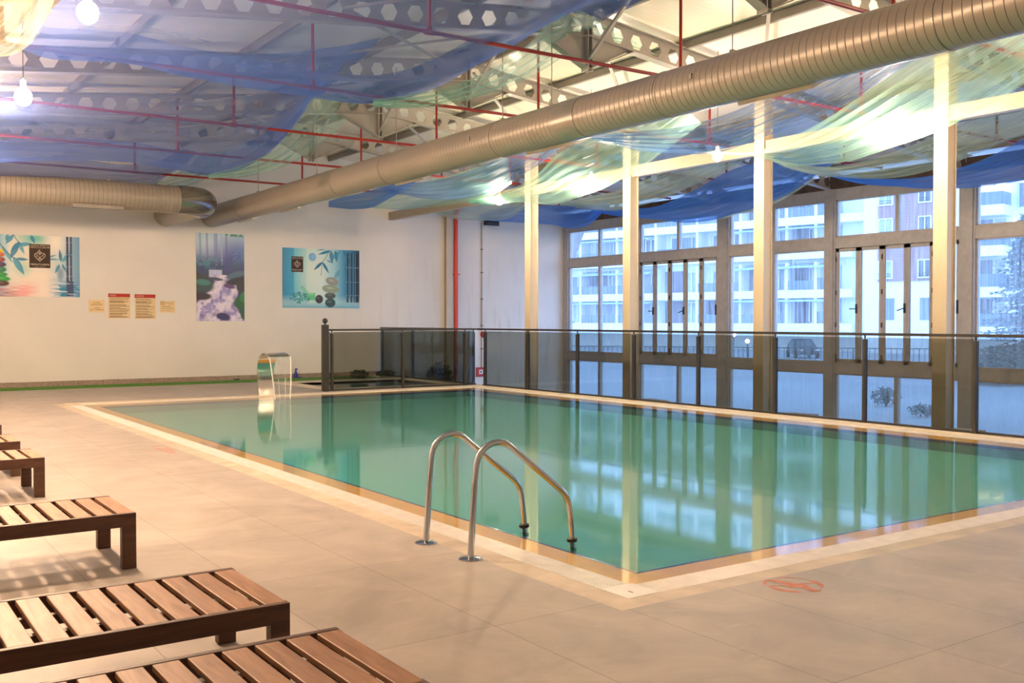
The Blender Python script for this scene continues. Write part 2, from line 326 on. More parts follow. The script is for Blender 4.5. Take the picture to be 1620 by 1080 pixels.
# outdoors
M['facade'] = mat('white_render_facade', (.74,.78,.82), .8, 0, .05, .4)
M['facade_grey'] = mat('grey_recess_wall', (.16,.14,.15), .8, 0, .15, .6)
M['glass_out'] = mat('dark_flat_window_glass', (.05,.08,.11), .12, 0, .3, .5)
M['glass_balc'] = mat('blue_balcony_glass', (.09,.15,.21), .15, 0, .2, .5)
M['curtain'] = mat('pale_curtained_window', (.36,.42,.48), .6, 0, .2, 2)
M['awning'] = mat('pale_teal_awning', (.36,.50,.54), .7, 0, .1, 1)
M['snow'] = mat('wet_snowy_ground', (.40,.45,.52), .6, 0, .22, .12, bump=.2, bscale=2)
def siding():
    t = NT('brick_red_siding'); p = t.N('BsdfPrincipled'); t.L(p.outputs[0], t.out.inputs[0])
    tc = t.N('TexCoord'); sp = t.N('SeparateXYZ'); t.L(tc.outputs['Object'], sp.inputs[0])
    m = t.N('Math', operation='MULTIPLY'); m.inputs[1].default_value = 1/.22; t.L(sp.outputs[2], m.inputs[0]); f = t.N('Math', operation='FRACT'); t.L(m.outputs[0], f.inputs[0])
    r = t.N('ValToRGB'); t.L(f.outputs[0], r.inputs[0]); r.color_ramp.elements[0].color = (.16,.095,.085,1); r.color_ramp.elements[1].position = .15; r.color_ramp.elements[1].color = (.31,.17,.15,1)
    t.L(r.outputs[0], p.inputs['Base Color']); p.inputs['Roughness'].default_value = .7
    return t.m
M['siding'] = siding()
M['car'] = mat('dark_blue_car_paint', (.05,.07,.10), .3, 0, .1, 2)

# ------------------------------------------------------------------ mesh helpers
class MB:
    def __init__(s): s.v = []; s.f = []; s.mi = []; s.mats = []; s.uv = None
    def _m(s, m):
        if m not in s.mats: s.mats.append(m)
        return s.mats.index(m)
    def add(s, vs, fs, m=None):
        b = len(s.v); s.v += [tuple(v) for v in vs]; k = s._m(m) if m is not None else 0
        for f in fs: s.f.append(tuple(b+i for i in f)); s.mi.append(k)
        return s
    def box(s, x0, x1, y0, y1, z0, z1, m=None):
        if x0 > x1: x0, x1 = x1, x0
        if y0 > y1: y0, y1 = y1, y0
        if z0 > z1: z0, z1 = z1, z0
        v = [(x0,y0,z0),(x1,y0,z0),(x1,y1,z0),(x0,y1,z0),(x0,y0,z1),(x1,y0,z1),(x1,y1,z1),(x0,y1,z1)]
        return s.add(v, [(0,3,2,1),(4,5,6,7),(0,1,5,4),(1,2,6,5),(2,3,7,6),(3,0,4,7)], m)
    def bar(s, a, b, w, h, m=None, up=(0,0,1)):
        a = Vector(a); b = Vector(b); d = (b-a).normalized(); u = Vector(up); r = d.cross(u)
        if r.length < 1e-4: r = d.cross(Vector((1,0,0)))
        r.normalize(); u = r.cross(d).normalized(); r *= w/2; u *= h/2
        v = [a-r-u, a+r-u, a+r+u, a-r+u, b-r-u, b+r-u, b+r+u, b-r+u]
        return s.add(v, [(3,2,1,0),(4,5,6,7),(0,1,5,4),(1,2,6,5),(2,3,7,6),(3,0,4,7)], m)
    def tube(s, pts, r, n=12, m=None, cap=True):
        pts = [Vector(p) for p in pts]; rr = r if isinstance(r, (list, tuple)) else [r]*len(pts)
        vs = []; fs = []; prev = None
        for i, p in enumerate(pts):
            if i == 0: d = pts[1]-p
            elif i == len(pts)-1: d = p-pts[i-1]
            else: d = (pts[i+1]-p).normalized()+(p-pts[i-1]).normalized()
            d.normalize()
            if prev is None:
                u = Vector((0,0,1)) if abs(d.z) < .9 else Vector((1,0,0)); a = d.cross(u).normalized()
            else: a = (prev-d*prev.dot(d)).normalized()
            prev = a; b = d.cross(a)
            for k in range(n):
                t = 2*PI*k/n; vs.append(p+(a*math.cos(t)+b*math.sin(t))*rr[i])
        for i in range(len(pts)-1):
            for k in range(n): fs.append((i*n+k, i*n+(k+1)%n, (i+1)*n+(k+1)%n, (i+1)*n+k))
        if cap: fs.append(tuple(range(n))[::-1]); fs.append(tuple((len(pts)-1)*n+k for k in range(n)))
        return s.add(vs, fs, m)
    def lathe(s, prof, c=(0,0,0), n=24, m=None):
        vs = []; fs = []
        for r, z in prof:
            for k in range(n): t = 2*PI*k/n; vs.append((c[0]+r*math.cos(t), c[1]+r*math.sin(t), c[2]+z))
        for i in range(len(prof)-1):
            for k in range(n): fs.append((i*n+k, i*n+(k+1)%n, (i+1)*n+(k+1)%n, (i+1)*n+k))
        fs.append(tuple(range(n))[::-1]); fs.append(tuple((len(prof)-1)*n+k for k in range(n)))
        return s.add(vs, fs, m)
    def prism(s, poly, d, m=None):
        """poly: 3-D points of a planar polygon, d: extrusion vector"""
        n = len(poly); p = [Vector(q) for q in poly]; q = [a+Vector(d) for a in p]
        return s.add(p+q, [tuple(range(n))[::-1], tuple(range(n, 2*n))]+[(i, (i+1)%n, n+(i+1)%n, n+i) for i in range(n)], m)
    def sphere(s, c, r, n=16, k=10, m=None, sz=1):
        pr = [(max(1e-4, r*math.sin(PI*i/k)), -r*sz*math.cos(PI*i/k)) for i in range(k+1)]
        return s.lathe(pr, c, n, m)
    def build(s, name, m=None, parent=None, smooth=False, loc=None, bevel=0, recalc=True):
        me = bpy.data.meshes.new(name)
        if loc is None: loc = (0,0,0)
        me.from_pydata([(v[0]-loc[0], v[1]-loc[1], v[2]-loc[2]) for v in s.v], [], s.f)
        ms = s.mats if (s.mats and s.mats[0] is not None) else [m]
        for x in ms: me.materials.append(M[x] if isinstance(x, str) else x)
        if len(ms) > 1: me.polygons.foreach_set('material_index', s.mi)
        if recalc:
            bm = bmesh.new(); bm.from_mesh(me); bmesh.ops.recalc_face_normals(bm, faces=bm.faces); bm.to_mesh(me); bm.free()
        if smooth:
            me.polygons.foreach_set('use_smooth', [True]*len(me.polygons))
            try: me.set_sharp_from_angle(angle=math.radians(35))
            except Exception: pass
        o = bpy.data.objects.new(name, me); COL.objects.link(o); o.location = loc
        if parent is not None: o.parent = parent
        if bevel:
            b = o.modifiers.new('bevel', 'BEVEL'); b.width = bevel; b.segments = 2; b.limit_method = 'ANGLE'; b.angle_limit = math.radians(50)
        return o
def tag(o, label=None, cat=None, group=None, kind=None):
    if label: o['label'] = label
    if cat: o['category'] = cat
    if group: o['group'] = group
    if kind: o['kind'] = kind
    return o
def thing(name, label, cat, loc=(0,0,0), rz=0, group=None, kind=None):
    o = bpy.data.objects.new(name, None); COL.objects.link(o); o.location = loc; o.rotation_euler = (0,0,rz); o.empty_display_size = .1
    return tag(o, label, cat, group, kind)
def struct(o, label=None): 
    o['kind'] = 'structure'
    if label: o['label'] = label
    return o
def kids(o): return [c for c in bpy.data.objects if c.parent == o]
def copy_tree(o, parent=None):
    c = o.copy(); COL.objects.link(c); c.parent = parent
    for k in kids(o): copy_tree(k, c)
    return c
def text_mesh(body, size, thick=.0005, align='CENTER', space=1.0):
    cu = bpy.data.curves.new('lettering', 'FONT'); cu.body = body; cu.size = size; cu.align_x = align; cu.extrude = thick; cu.space_character = space; cu.resolution_u = 2
    ob = bpy.data.objects.new('lettering', cu); COL.objects.link(ob)
    dg = bpy.context.evaluated_depsgraph_get(); me = bpy.data.meshes.new_from_object(ob.evaluated_get(dg))
    vs = [tuple(v.co) for v in me.vertices]; fs = [tuple(p.vertices) for p in me.polygons]
    bpy.data.objects.remove(ob); bpy.data.curves.remove(cu); bpy.data.meshes.remove(me)
    return vs, fs
def catmull(pts, n):
    P = np.array(pts, float); m = len(P)
    d = np.r_[0, np.cumsum(np.linalg.norm(np.diff(P, axis=0), axis=1))]; t = np.linspace(0, d[-1], n)
    T = np.zeros_like(P)
    for i in range(m):
        a, b = max(0, i-1), min(m-1, i+1); T[i] = (P[b]-P[a])/(d[b]-d[a])
    out = []
    for x in t:
        i = min(m-2, max(0, int(np.searchsorted(d, x, 'right')-1))); h = d[i+1]-d[i]; u = (x-d[i])/h
        out.append((2*u**3-3*u**2+1)*P[i]+(u**3-2*u**2+u)*h*T[i]+(-2*u**3+3*u**2)*P[i+1]+(u**3-u**2)*h*T[i+1])
    return np.array(out)

# ================================================================== SETTING
XR = 19.6; YB = 25.4; ZL = -1.05
def rects(rs, z0, z1, mb=None, m=None):
    mb = mb or MB()
    for x0, x1, y0, y1 in rs: mb.box(x0, x1, y0, y1, z0, z1, m)
    return mb
struct(rects([(-1,3.5,-3,25.4),(3.5,12.95,-3,4.04),(3.5,9.2,20.1,25.4),(9.2,12.95,20.1,20.75),(9.2,12.95,23.85,25.4)], -.06, 0).build('floor', 'deck'), 'beige stone tiled pool deck')
struct(MB().box(12.95, XR+.3, -3, YB, ZL-.1, ZL).build('floor', 'concrete'), 'lower concrete walkway between the glass fence and the windows')
struct(MB().box(12.95, 13.1, -3, YB, ZL, 0).build('wall_walkway', 'concrete'), 'low retaining wall under the glass fence')
struct(MB().box(3.9, 12.43, 4.41, 4.43, -1.2, -.05).build('wall_pool', 'concrete'))
# gable end wall
def roof_z(x, base): return base-.117*abs(x-9.45)
g = [(-1.2,YB,ZL), (XR+.3,YB,ZL), (XR+.3,YB,roof_z(XR+.3,6.28)), (9.45,YB,6.28), (-1.2,YB,roof_z(-1.2,6.28))]
struct(MB().prism(g, (0,.25,0)).build('wall_back', 'plaster'), 'off-white plaster end wall with pictures')
g2 = [(x, -3.2, z) for x, y, z in g]
struct(MB().prism(g2, (0,.2,0)).build('wall_front', 'plaster_plain'))
struct(MB().box(-1.25, -1, -3, YB, ZL, 5.05).build('wall_left', 'plaster_plain'))
struct(MB().box(XR-.05, XR+.2, -3, 1.3, ZL, 4.98).build('wall_right', 'plaster_plain'))
# roof: two slopes of ribbed panel
mb = MB()
for sx in (-1, 1):
    x1 = 9.45+sx*(10.75); za, zb = 6.27, roof_z(x1, 6.27)
    mb.prism([(9.45,-3.2,za),(x1,-3.2,zb),(x1,-3.2,zb+.08),(9.45,-3.2,za+.08)], (0,YB+3.45,0))
struct(mb.build('ceiling', 'roof'), 'cream ribbed metal roof panels')
struct(MB().box(XR-.10, XR+.22, -3, YB, 4.62, 4.92).build('trim_1', 'rusty_shade'), 'eaves beam over the window wall, made dark as ceiling shade')  # board raised and coloured dark in place of shade on the ceiling edge
# tiled skirting along the end wall, in separate pieces of tile
mb = MB(); x = -1
while x < 12.6:
    mb.box(x+.003, x+.327, YB-.016, YB, 0, .125+.004*random.random()); x += .33
struct(mb.build('baseboard_back', mat('mottled_taupe_skirting_tile', (.36,.28,.22), .7, 0, .35, 30)))
tag(MB().box(-1, 12.4, 24.40, 25.2, 0, .022).build('artificial_grass', 'grass'), 'strip of bright green artificial grass along the end wall', 'artificial grass', kind='stuff')

# ------------------------------------------------------------------ pool
mb = MB()
wx0, wx1, wy0, wy1 = 4.19, 12.15, 4.69, 19.32
zf = -.175
mb.box(wx0-.05, wx1+.05, wy0-.05, wy1+.05, zf-.1, zf, 'pool_floor')
for a, b, c, d in ((wx0-.08,wx0,wy0-.08,wy1+.08),(wx1,wx1+.08,wy0-.08,wy1+.08),(wx0,wx1,wy0-.08,wy0),(wx0,wx1,wy1,wy1+.08)):
    mb.box(a, b, c, d, zf, -.034, 'pool_wall')
# navy rim tile
t = .028
for a, b, c, d in ((wx0-t,wx0,wy0-t,wy1+t),(wx1,wx1+t,wy0-t,wy1+t),(wx0,wx1,wy0-t,wy0),(wx0,wx1,wy1,wy1+t)):
    mb.box(a, b, c, d, -.05, -.028, 'navy')
for a, b, c, d in ((wx0,wx0+.004,wy0,wy1),(wx1-.004,wx1,wy0,wy1),(wx0,wx1,wy0,wy0+.004),(wx0,wx1,wy1-.004,wy1)):
    mb.box(a, b, c, d, -.065, -.034, 'navy')
# submerged lip: a shallow ramp from the rim up to the overflow edge
o = [(3.9,4.41),(12.43,4.41),(12.43,19.6),(3.9,19.6)]; i_ = [(wx0-t,wy0-t),(wx1+t,wy0-t),(wx1+t,wy1+t),(wx0-t,wy1+t)]
vs = [(x,y,-.013) for x,y in o]+[(x,y,-.029) for x,y in i_]+[(x,y,-.08) for x,y in o]
mb.add(vs, [(0,1,5,4),(1,2,6,5),(2,3,7,6),(3,0,4,7),(0,8,9,1),(1,9,10,2),(2,10,11,3),(3,11,8,0)], 'sand_tile')
struct(mb.build('pool_basin', None, recalc=False), 'tiled swimming pool basin with sandy lip and navy rim')
mb = MB().add([(3.9,4.41,-.008),(12.43,4.41,-.008),(12.43,19.6,-.008),(3.9,19.6,-.008)], [(0,1,2,3)])
tag(mb.build('pool_water', 'water'), 'still green water filling the large swimming pool', 'water', kind='stuff')
# overflow grates, one run per side; slats lie across the run
def grate(x0, x1, y0, y1, along, label):
    mb = MB(); pitch = .021
    if along == 'y':
        n = int((y1-y0)/pitch)
        for k in range(n):
            y = y0+k*pitch; mb.box(x0, x1, y, y+.0135, -.022, -.001)
        for xx in (x0+.03, (x0+x1)/2, x1-.03): mb.box(xx-.004, xx+.004, y0, y1, -.03, -.008)
    else:
        n = int((x1-x0)/pitch)
        for k in range(n):
            x = x0+k*pitch; mb.box(x, x+.0135, y0, y1, -.022, -.001)
        for yy in (y0+.03, (y0+y1)/2, y1-.03): mb.box(x0, x1, yy-.004, yy+.004, -.03, -.008)
    return tag(mb.build('overflow_grate', 'grate'), label, 'drain grate', 'overflow grates around the pool')
grate(3.685, 3.893, 4.43, 19.6, 'y', 'white slatted overflow grate along the left edge of the pool, past the ladder')
grate(3.92, 12.43, 4.195, 4.403, 'x', 'white slatted overflow grate along the near edge of the pool, by the no diving mark')
grate(12.437, 12.645, 4.43, 19.6, 'y', 'white slatted overflow grate under the long glass fence')
grate(3.92, 12.43, 19.607, 19.815, 'x', 'white slatted overflow grate along the far edge of the pool, by the fountain')
mb = MB()
for a,b,c,d in ((3.66,3.905,4.17,19.83),(3.66,12.66,4.17,4.415),(12.425,12.66,4.17,19.83),(3.66,12.66,19.595,19.83)): mb.box(a,b,c,d,-.06,-.034)
struct(mb.build('trim_2', mat('dark_gutter_channel', (.25,.17,.09), .6)), 'gutter channel under the grates')
# corner plates of the grate
cp = tag(MB().box(3.685, 3.918, 4.195, 4.428, -.02, .0).box(3.78, 3.787, 4.27, 4.31, 0, .001, 'black').build('corner_cover', 'grate'), 'plain cream corner plate of the overflow grate at the near corner of the pool', 'drain cover')
cp.data.materials.clear(); cp.data.materials.append(M['grate']); cp.data.materials.append(M['black'])
for pi, p_ in enumerate(cp.data.polygons): p_.material_index = 0 if pi < 6 else 1
# bands round the gutter: pale concrete on the near sides, cream kerb on the far sides
mb = MB()
for a,b,c,d in ((3.5,3.68,4.04,20.1),(3.68,12.65,4.04,4.19)): mb.box(a,b,c,d,-.06,-.0005)
struct(mb.build('trim_3', mat('pale_worn_concrete_band', (.62,.53,.42), .5, 0, .25, 4)), 'pale worn band beside the grate')
mb = MB()
for a,b,c,d in ((12.65,12.95,4.04,20.1),(3.68,12.65,19.82,20.1)): mb.box(a,b,c,d,-.06,.004)
struct(mb.build('trim_4', 'cream_stone'), 'cream stone kerb on the far sides of the pool')
# children's pool
mb = MB()
kx0,kx1,ky0,ky1 = 9.62,12.5,21.15,23.5
for a,b,c,d in ((9.2,kx0,20.75,23.85),(kx1,12.95,20.75,23.85),(kx0,kx1,20.75,ky0),(kx0,kx1,ky1,23.85)): mb.box(a,b,c,d,-.06,.006,'cream_stone')
mb.box(kx0-.02,kx1+.02,ky0-.02,ky1+.02,-.35,-.3,'kid_floor')
for a,b,c,d in ((kx0-.03,kx0,ky0,ky1),(kx1,kx1+.03,ky0,ky1),(kx0,kx1,ky0-.03,ky0),(kx0,kx1,ky1,ky1+.03)): mb.box(a,b,c,d,-.3,-.005,'kid_floor')
struct(mb.build('pool_basin', None), 'small shallow pool basin with cream kerb behind the glass fence')
tag(MB().add([(kx0,ky0,-.04),(kx1,ky0,-.04),(kx1,ky1,-.04),(kx0,ky1,-.04)], [(0,1,2,3)]).build('pool_water', 'water'), 'water of the small pool behind the short glass fence', 'water', kind='stuff')

# ------------------------------------------------------------------ window wall
posts = [(24.97+.18,25.4),(21.78,22.11),(18.30,18.72),(14.97,15.28),(11.52,11.87),(8.10,8.44),(4.70,5.0),(1.3,1.6)]
for k, (a, b) in enumerate(posts):
    mb = MB(); mb.box(XR-.10, XR+.10, a, b, ZL, 4.62)
    if k not in (0,): mb.box(XR-.13, XR-.10, a+.04, a+.12, ZL, 4.62)
    struct(mb.build('trim_%d' % (5+k), 'frame'), 'taupe post of the window wall')
def bay(n, y0, y1, bifold, mull, low_mull):
    """one bay of the window wall between two posts, y0 < y1"""
    w = struct(thing('window_%d' % n, 'window bay %d of the wall of windows' % n, None, (XR, (y0+y1)/2, ZL)))
    base = Vector((XR, (y0+y1)/2, ZL))
    def B(mb, name, m, **k):
        o = mb.build(name, m, None, loc=tuple(base), **k); o.parent = w; o.location = (0,0,0); return o
    fr = MB()
    fr.box(XR-.08, XR+.08, y0, y1, 4.36, 4.62)             # head
    fr.box(XR-.09, XR+.08, y0, y1, 3.235, 3.495)           # upper transom
    fr.box(XR-.11, XR-.09, y0, y1, 3.47, 3.50)
    fr.box(XR-.09, XR+.08, y0, y1, .315, .565)             # lower transom
    fr.box(XR-.11, XR-.09, y0, y1, .545, .575)
    fr.box(XR-.08, XR+.08, y0, y1, ZL, ZL+.10)
    for z0, z1 in ((3.495,4.36),(ZL+.1,.315)) + (() if bifold else ((.565,3.235),)):   # thin sashes round the glass
        for a, b in ((y0, y0+.035), (y1-.035, y1)): fr.box(XR-.05, XR+.05, a, b, z0, z1)
        fr.box(XR-.05, XR+.05, y0, y1, z0, z0+.03); fr.box(XR-.05, XR+.05, y0, y1, z1-.03, z1)
    B(fr, 'window_frame', 'frame')
    def mull_(y, z0, z1): B(MB().box(XR-.06, XR+.06, y-.045, y+.045, z0, z1), 'mullion', 'frame')
    gaps = lambda ms: list(zip([y0]+[m+.0 for m in ms], [m for m in ms]+[y1]))
    def pane(a, b, z0, z1): B(MB().box(XR+.004, XR+.012, a, b, z0, z1), 'pane', 'pane')
    for m_ in mull: mull_(m_, 3.495, 4.36)
    for a, b in gaps(mull): pane(a, b, 3.5, 4.36)
    for m_ in low_mull: mull_(m_, ZL+.1, .315)
    for a, b in gaps(low_mull): pane(a, b, ZL+.1, .315)
    if not bifold:
        for m_ in mull: mull_(m_, .565, 3.235)
        for a, b in gaps(mull): pane(a, b, .565, 3.235)
    else:
        lw = (y1-y0)/5
        for k in range(5):        # leaf 0 is the farthest (left in the photo)
            b = y1-k*lw; a = b-lw
            s = MB()
            s.box(XR-.05, XR-.015, a+.006, a+.078, .57, 3.23); s.box(XR-.05, XR-.015, b-.078, b-.006, .57, 3.23)
            s.box(XR-.05, XR-.015, a+.006, b-.006, .57, .66); s.box(XR-.05, XR-.015, a+.006, b-.006, 3.15, 3.23)
            sash = B(s, 'sash', 'frame')
            def S(mb, name, m):
                o = mb.build(name, m, None, loc=tuple(base)); o.parent = sash; o.location = (0,0,0); return o
            S(MB().box(XR-.036, XR-.030, a+.072, b-.072, .65, 3.16), 'pane', 'pane')
            g = MB()
            for yy in (a+.079, b-.079): g.box(XR-.049, XR-.036, yy-.002, yy+.002, .655, 3.155)
            S(g, 'gasket', 'frame_edge')
            if k in (0, 2):
                h = MB(); h.box(XR-.09, XR-.049, a+.03, a+.06, 1.72, 1.93); h.bar((XR-.11, a+.045, 1.82), (XR-.11, a+.20, 1.82-(.05 if k == 2 else 0)), .02, .022)
                h.box(XR-.115, XR-.085, a+.035, a+.055, 1.81, 1.83)
                S(h, 'handle', 'black')
            if k == 4:
                S(MB().box(XR-.10, XR-.049, a+.02, a+.055, 1.70, 1.98), 'handle', 'black')
            if k in (0, 2, 4):
                for z in (.72, 1.45, 2.2, 2.98): S(MB().box(XR-.07, XR-.049, b-.015, b+.015, z-.055, z+.055), 'hinge', 'black')
        t = MB().box(XR-.07, XR+.05, y0, y1, 3.225, 3.24).box(XR-.07, XR+.05, y0, y1, .56, .572)
        B(t, 'sill_seal', 'frame_edge')
    return w
bay(1, 22.11, 25.15, False, [23.64], [23.64])
bay(2, 18.72, 21.78, True, [20.22], [20.22])
bay(3, 15.28, 18.30, False, [16.84], [16.84])
bay(4, 11.87, 14.97, True, [13.36], [13.36])
bay(5, 8.44, 11.52, False, [9.95], [9.95])
bay(6, 5.0, 8.10, True, [6.5], [6.5])
bay(7, 1.6, 4.70, False, [3.15], [3.15])

# ================================================================== ROOF STEEL
def rafter(Y, label):
    r = thing('roof_beam', label, 'roof beam', (9.45, Y, 5.79), group='castellated beams under the roof')
    def P(mb, name, m='truss', **k):
        o = mb.build(name, m, None, loc=(9.45, Y, 5.79), **k); o.parent = r; o.location = (0,0,0); return o
    for sx in (-1, 1):
        web = MB(); L = 10.3; n = int(L/.39); dz = .35
        def pt(u, h, off): return (9.45+sx*u, Y+off, 5.79-.117*u+h)
        vs = []; fs = []
        for side in (-.006, .006):
            for k in range(n):
                u0, u1 = k*.39, (k+1)*.39; uc = (u0+u1)/2; h = dz/2
                hexa = [(uc-.125,h),(uc-.062,h+.108),(uc+.062,h+.108),(uc+.125,h),(uc+.062,h-.108),(uc-.062,h-.108)]
                rect = [(u0,h),(u0,dz),(u1,dz),(u1,h),(u1,0),(u0,0)]
                b = len(vs); vs += [pt(a, c, side) for a, c in hexa]+[pt(a, c, side) for a, c in rect]
                for q in range(6): fs.append((b+q, b+(q+1)%6, b+6+(q+1)%6, b+6+q))
                if side > 0:
                    for q in range(6): fs.append((b+q, b+(q+1)%6, b+(q+1)%6-n*12, b+q-n*12))
        web.add(vs, fs)
        P(web, 'web', recalc=False)
        fl = MB()
        for h in (0, dz): fl.bar(pt(0, h, 0), pt(n*.39, h, 0), .16, .014)
        P(fl, 'flange')
    # haunch plate and post at the ridge
    h = MB(); h.prism([(9.45, Y-.006, 5.30), (8.62, Y-.006, 5.70), (9.45, Y-.006, 5.79), (10.28, Y-.006, 5.70)], (0,.012,0))
    h.bar((9.45,Y,5.30), (8.55,Y,5.70), .15, .014); h.bar((9.45,Y,5.30), (10.35,Y,5.70), .15, .014)
    P(h, 'haunch_plate')
    P(MB().box(9.40, 9.415, Y-.08, Y+.08, 5.27, 6.13).box(9.485, 9.50, Y-.08, Y+.08, 5.27, 6.13), 'ridge_plate')
    return r
RY = [8.3, 11.72, 15.12, 18.5, 21.95, 4.87]
RL = ['grey castellated roof beam peeping out above the big duct at the top edge',
      'topmost grey castellated roof beam running the width of the upper blue drape',
      'grey castellated roof beam directly below the topmost one',
      'grey castellated roof beam crossing behind the second blue drape',
      'grey castellated roof beam nearest the end wall',
      'grey castellated roof beam nearest the camera']
for y, l in zip(RY, RL): rafter(y, l)
# purlins
px_ = [9.45-.25, 9.45+.25]+[9.45+s*d for s in (-1,1) for d in (2.0, 3.95, 5.9, 7.85, 9.8)]
names = {9.2:'left of the ridge', 9.7:'right of the ridge'}
for x in sorted(px_):
    z = roof_z(x, 6.262)
    mb = MB(); mb.box(x-.035, x+.035, 1.0, YB, z-.006, z); mb.box(x-.035, x-.029, 1.0, YB, z-.125, z); mb.box(x-.035, x+.035, 1.0, YB, z-.131, z-.125)
    side = 'left' if x < 9.45 else 'right'
    k = abs(round((abs(x-9.45)-.05)/1.95)); od = ['next to the ridge', 'first out from the ridge', 'second out from the ridge', 'third out from the ridge', 'fourth out from the ridge', 'fifth out from the ridge, above the eaves'][min(5, k)]
    tag(mb.build('purlin', 'truss_dark'), 'dark roof channel on the %s slope, %s' % (side, od), 'purlin', 'roof purlins')
# wind bracing, flat struts in the roof plane
def strut(a, b, label, w=.05, h=.03, m='truss'):
    tag(MB().bar(a, b, w, h, m).build('brace', None), label, 'brace', 'roof bracing struts')
def rz(x): return roof_z(x, 5.98)
bays = [(8.3,11.72),(11.72,15.12),(15.12,18.5),(18.5,21.95)]
wh = ['nearest bay', 'bay behind the topmost beam', 'bay behind the second beam', 'bay before the last beam']
for (a, b), w_ in zip(bays, wh):
    m_ = (a+b)/2
    strut((5.5, a, rz(5.5)), (9.3, b, rz(9.3)), 'diagonal roof strut, left slope, rising, '+w_)
    strut((9.3, a, rz(9.3)), (5.5, b, rz(5.5)), 'diagonal roof strut, left slope, falling, '+w_)
    strut((9.6, a, rz(9.6)), (13.3, b, rz(13.3)), 'diagonal roof strut, right slope, '+w_)
    strut((9.45, a, 5.42), (9.45, a+.95, 6.1), 'short knee strut, near side of the ridge, '+w_, .045, .045)
    strut((9.45, b, 5.42), (9.45, b-.95, 6.1), 'short knee strut, far side of the ridge, '+w_, .045, .045)

# ------------------------------------------------------------------ columns
CY = [18.54, 15.14, 11.72, 8.34, 4.94]
CL = ['cream square steel column farthest from the camera, left of the first window bay',
      'cream square steel column in front of the post between the first and second window bays',
      'cream square steel column in the middle of the windows, left of the parked car',
      'cream square steel column crossing the right hand folding window',
      'cream square steel column nearest the camera at the right of the room']
for y, l in zip(CY, CL):
    c = thing('column', l, 'column', (13.33, y, ZL), group='cream steel columns behind the glass fence')
    s = MB()       # H shaped section: two flanges and a web, boxed towards the pool
    top = roof_z(13.33, 5.79)
    s.box(-.11, -.095, -.11, .11, 0, top-ZL); s.box(.095, .11, -.11, .11, 0, top-ZL); s.box(-.095, .095, -.085, .085, 0, top-ZL)
    o = s.build('shaft', 'cream_steel', c)
    b = MB().box(-.17, .17, -.17, .17, 0, .02); b.build('base_plate', 'cream_steel', c)
    MB().box(-.14, .14, -.14, .14, top-ZL-.02, top-ZL).build('cap_plate', 'cream_steel', c)
tag(MB().box(13.26, 13.40, 3.5, YB, 4.40, 4.415).box(13.26, 13.40, 3.5, YB, 4.605, 4.62).box(13.322, 13.338, 3.5, YB, 4.41, 4.61).box(13.262, 13.27, 3.5, YB, 4.41, 4.61).build('longitudinal_beam', 'cream_beam'), 'long cream steel beam tying the columns together high up and running into the end wall', 'beam')
# steel post on the end wall with the red riser beside it
tag(MB().box(15.08,15.30,YB-.15,YB-.135,ZL,4.98).box(15.08,15.30,YB-.02,YB-.005,ZL,4.98).box(15.18,15.20,YB-.135,YB-.02,ZL,4.98).build('wall_column', 'cream_steel'), 'cream steel column standing against the end wall beside the red pipe', 'column')
r = thing('riser_pipe', 'thick bright red vertical pipe on the end wall beside the steel post', 'pipe', (15.42, YB-.13, ZL))
def RP(mb, n, m='red_bright', **k): return mb.build(n, m, r, loc=None, **k)
mb = MB().tube([(0,0,0),(0,0,5.72),(.03,0,5.82),(.10,0,5.92),(.3,0,6.02),(.34,0,6.06)], .062, 16); RP(mb, 'pipe', smooth=True)
RP(MB().tube([(0,0,3.95),(0,0,3.99)], .075, 16).box(-.09,.13,-.02,.12,3.955,3.985), 'bracket')

# ------------------------------------------------------------------ ducts
def rings(path_axis, c, r, at, w=.02, e=.006):
    mb = MB()
    for p in at:
        if path_axis == 1: mb.tube([(c[0],p-w,c[2]),(c[0],p+w,c[2])], r+e, 40, cap=True)
        else: mb.tube([(p-w,c[1],c[2]),(p+w,c[1],c[2])], r+e, 40, cap=True)
    return mb
DX, DZ, DR = 8.2, 4.20, .268
D = thing('air_duct', 'long round beige spiral duct running from the end wall over the pool towards the camera', 'duct', (DX, 14, DZ))
def DP(mb, n, m, par=None, **k):
    o = mb.build(n, m, None, loc=(DX, 14, DZ), **k); o.parent = par or D; o.location = (0,0,0); return o
mb = MB(); ys = np.arange(1.0, 25.45, .35)
mb.tube([(DX, y, DZ) for y in ys]+[(DX, 25.4, DZ)], DR, 48)
DP(mb, 'spiral_pipe', 'duct_y', smooth=True)
for a, b in ((10.15,10.6),(17.6,18.1),(3.2,3.6)):
    DP(MB().tube([(DX,a,DZ),(DX,b,DZ)], DR+.005, 48), 'sleeve', 'duct_plain', smooth=True)
for q_ in (5.1,8.65,12.1,15.6,22.9): DP(rings(1, (DX,0,DZ), DR, (q_,), .008, .006), 'joint_ring', 'duct_plain', smooth=True)
for y in (5.0, 7.7, 11.0, 12.2, 15.5, 18.9, 22.2):
    h = MB(); zt = roof_z(DX, 6.1); h.tube([(DX+.05, y, DZ+DR), (DX+.05, y, zt)], .007, 6); h.box(DX+.02, DX+.08, y-.02, y+.02, DZ+DR-.005, DZ+DR+.05)
    DP(h, 'hanger_rod', 'truss_dark')
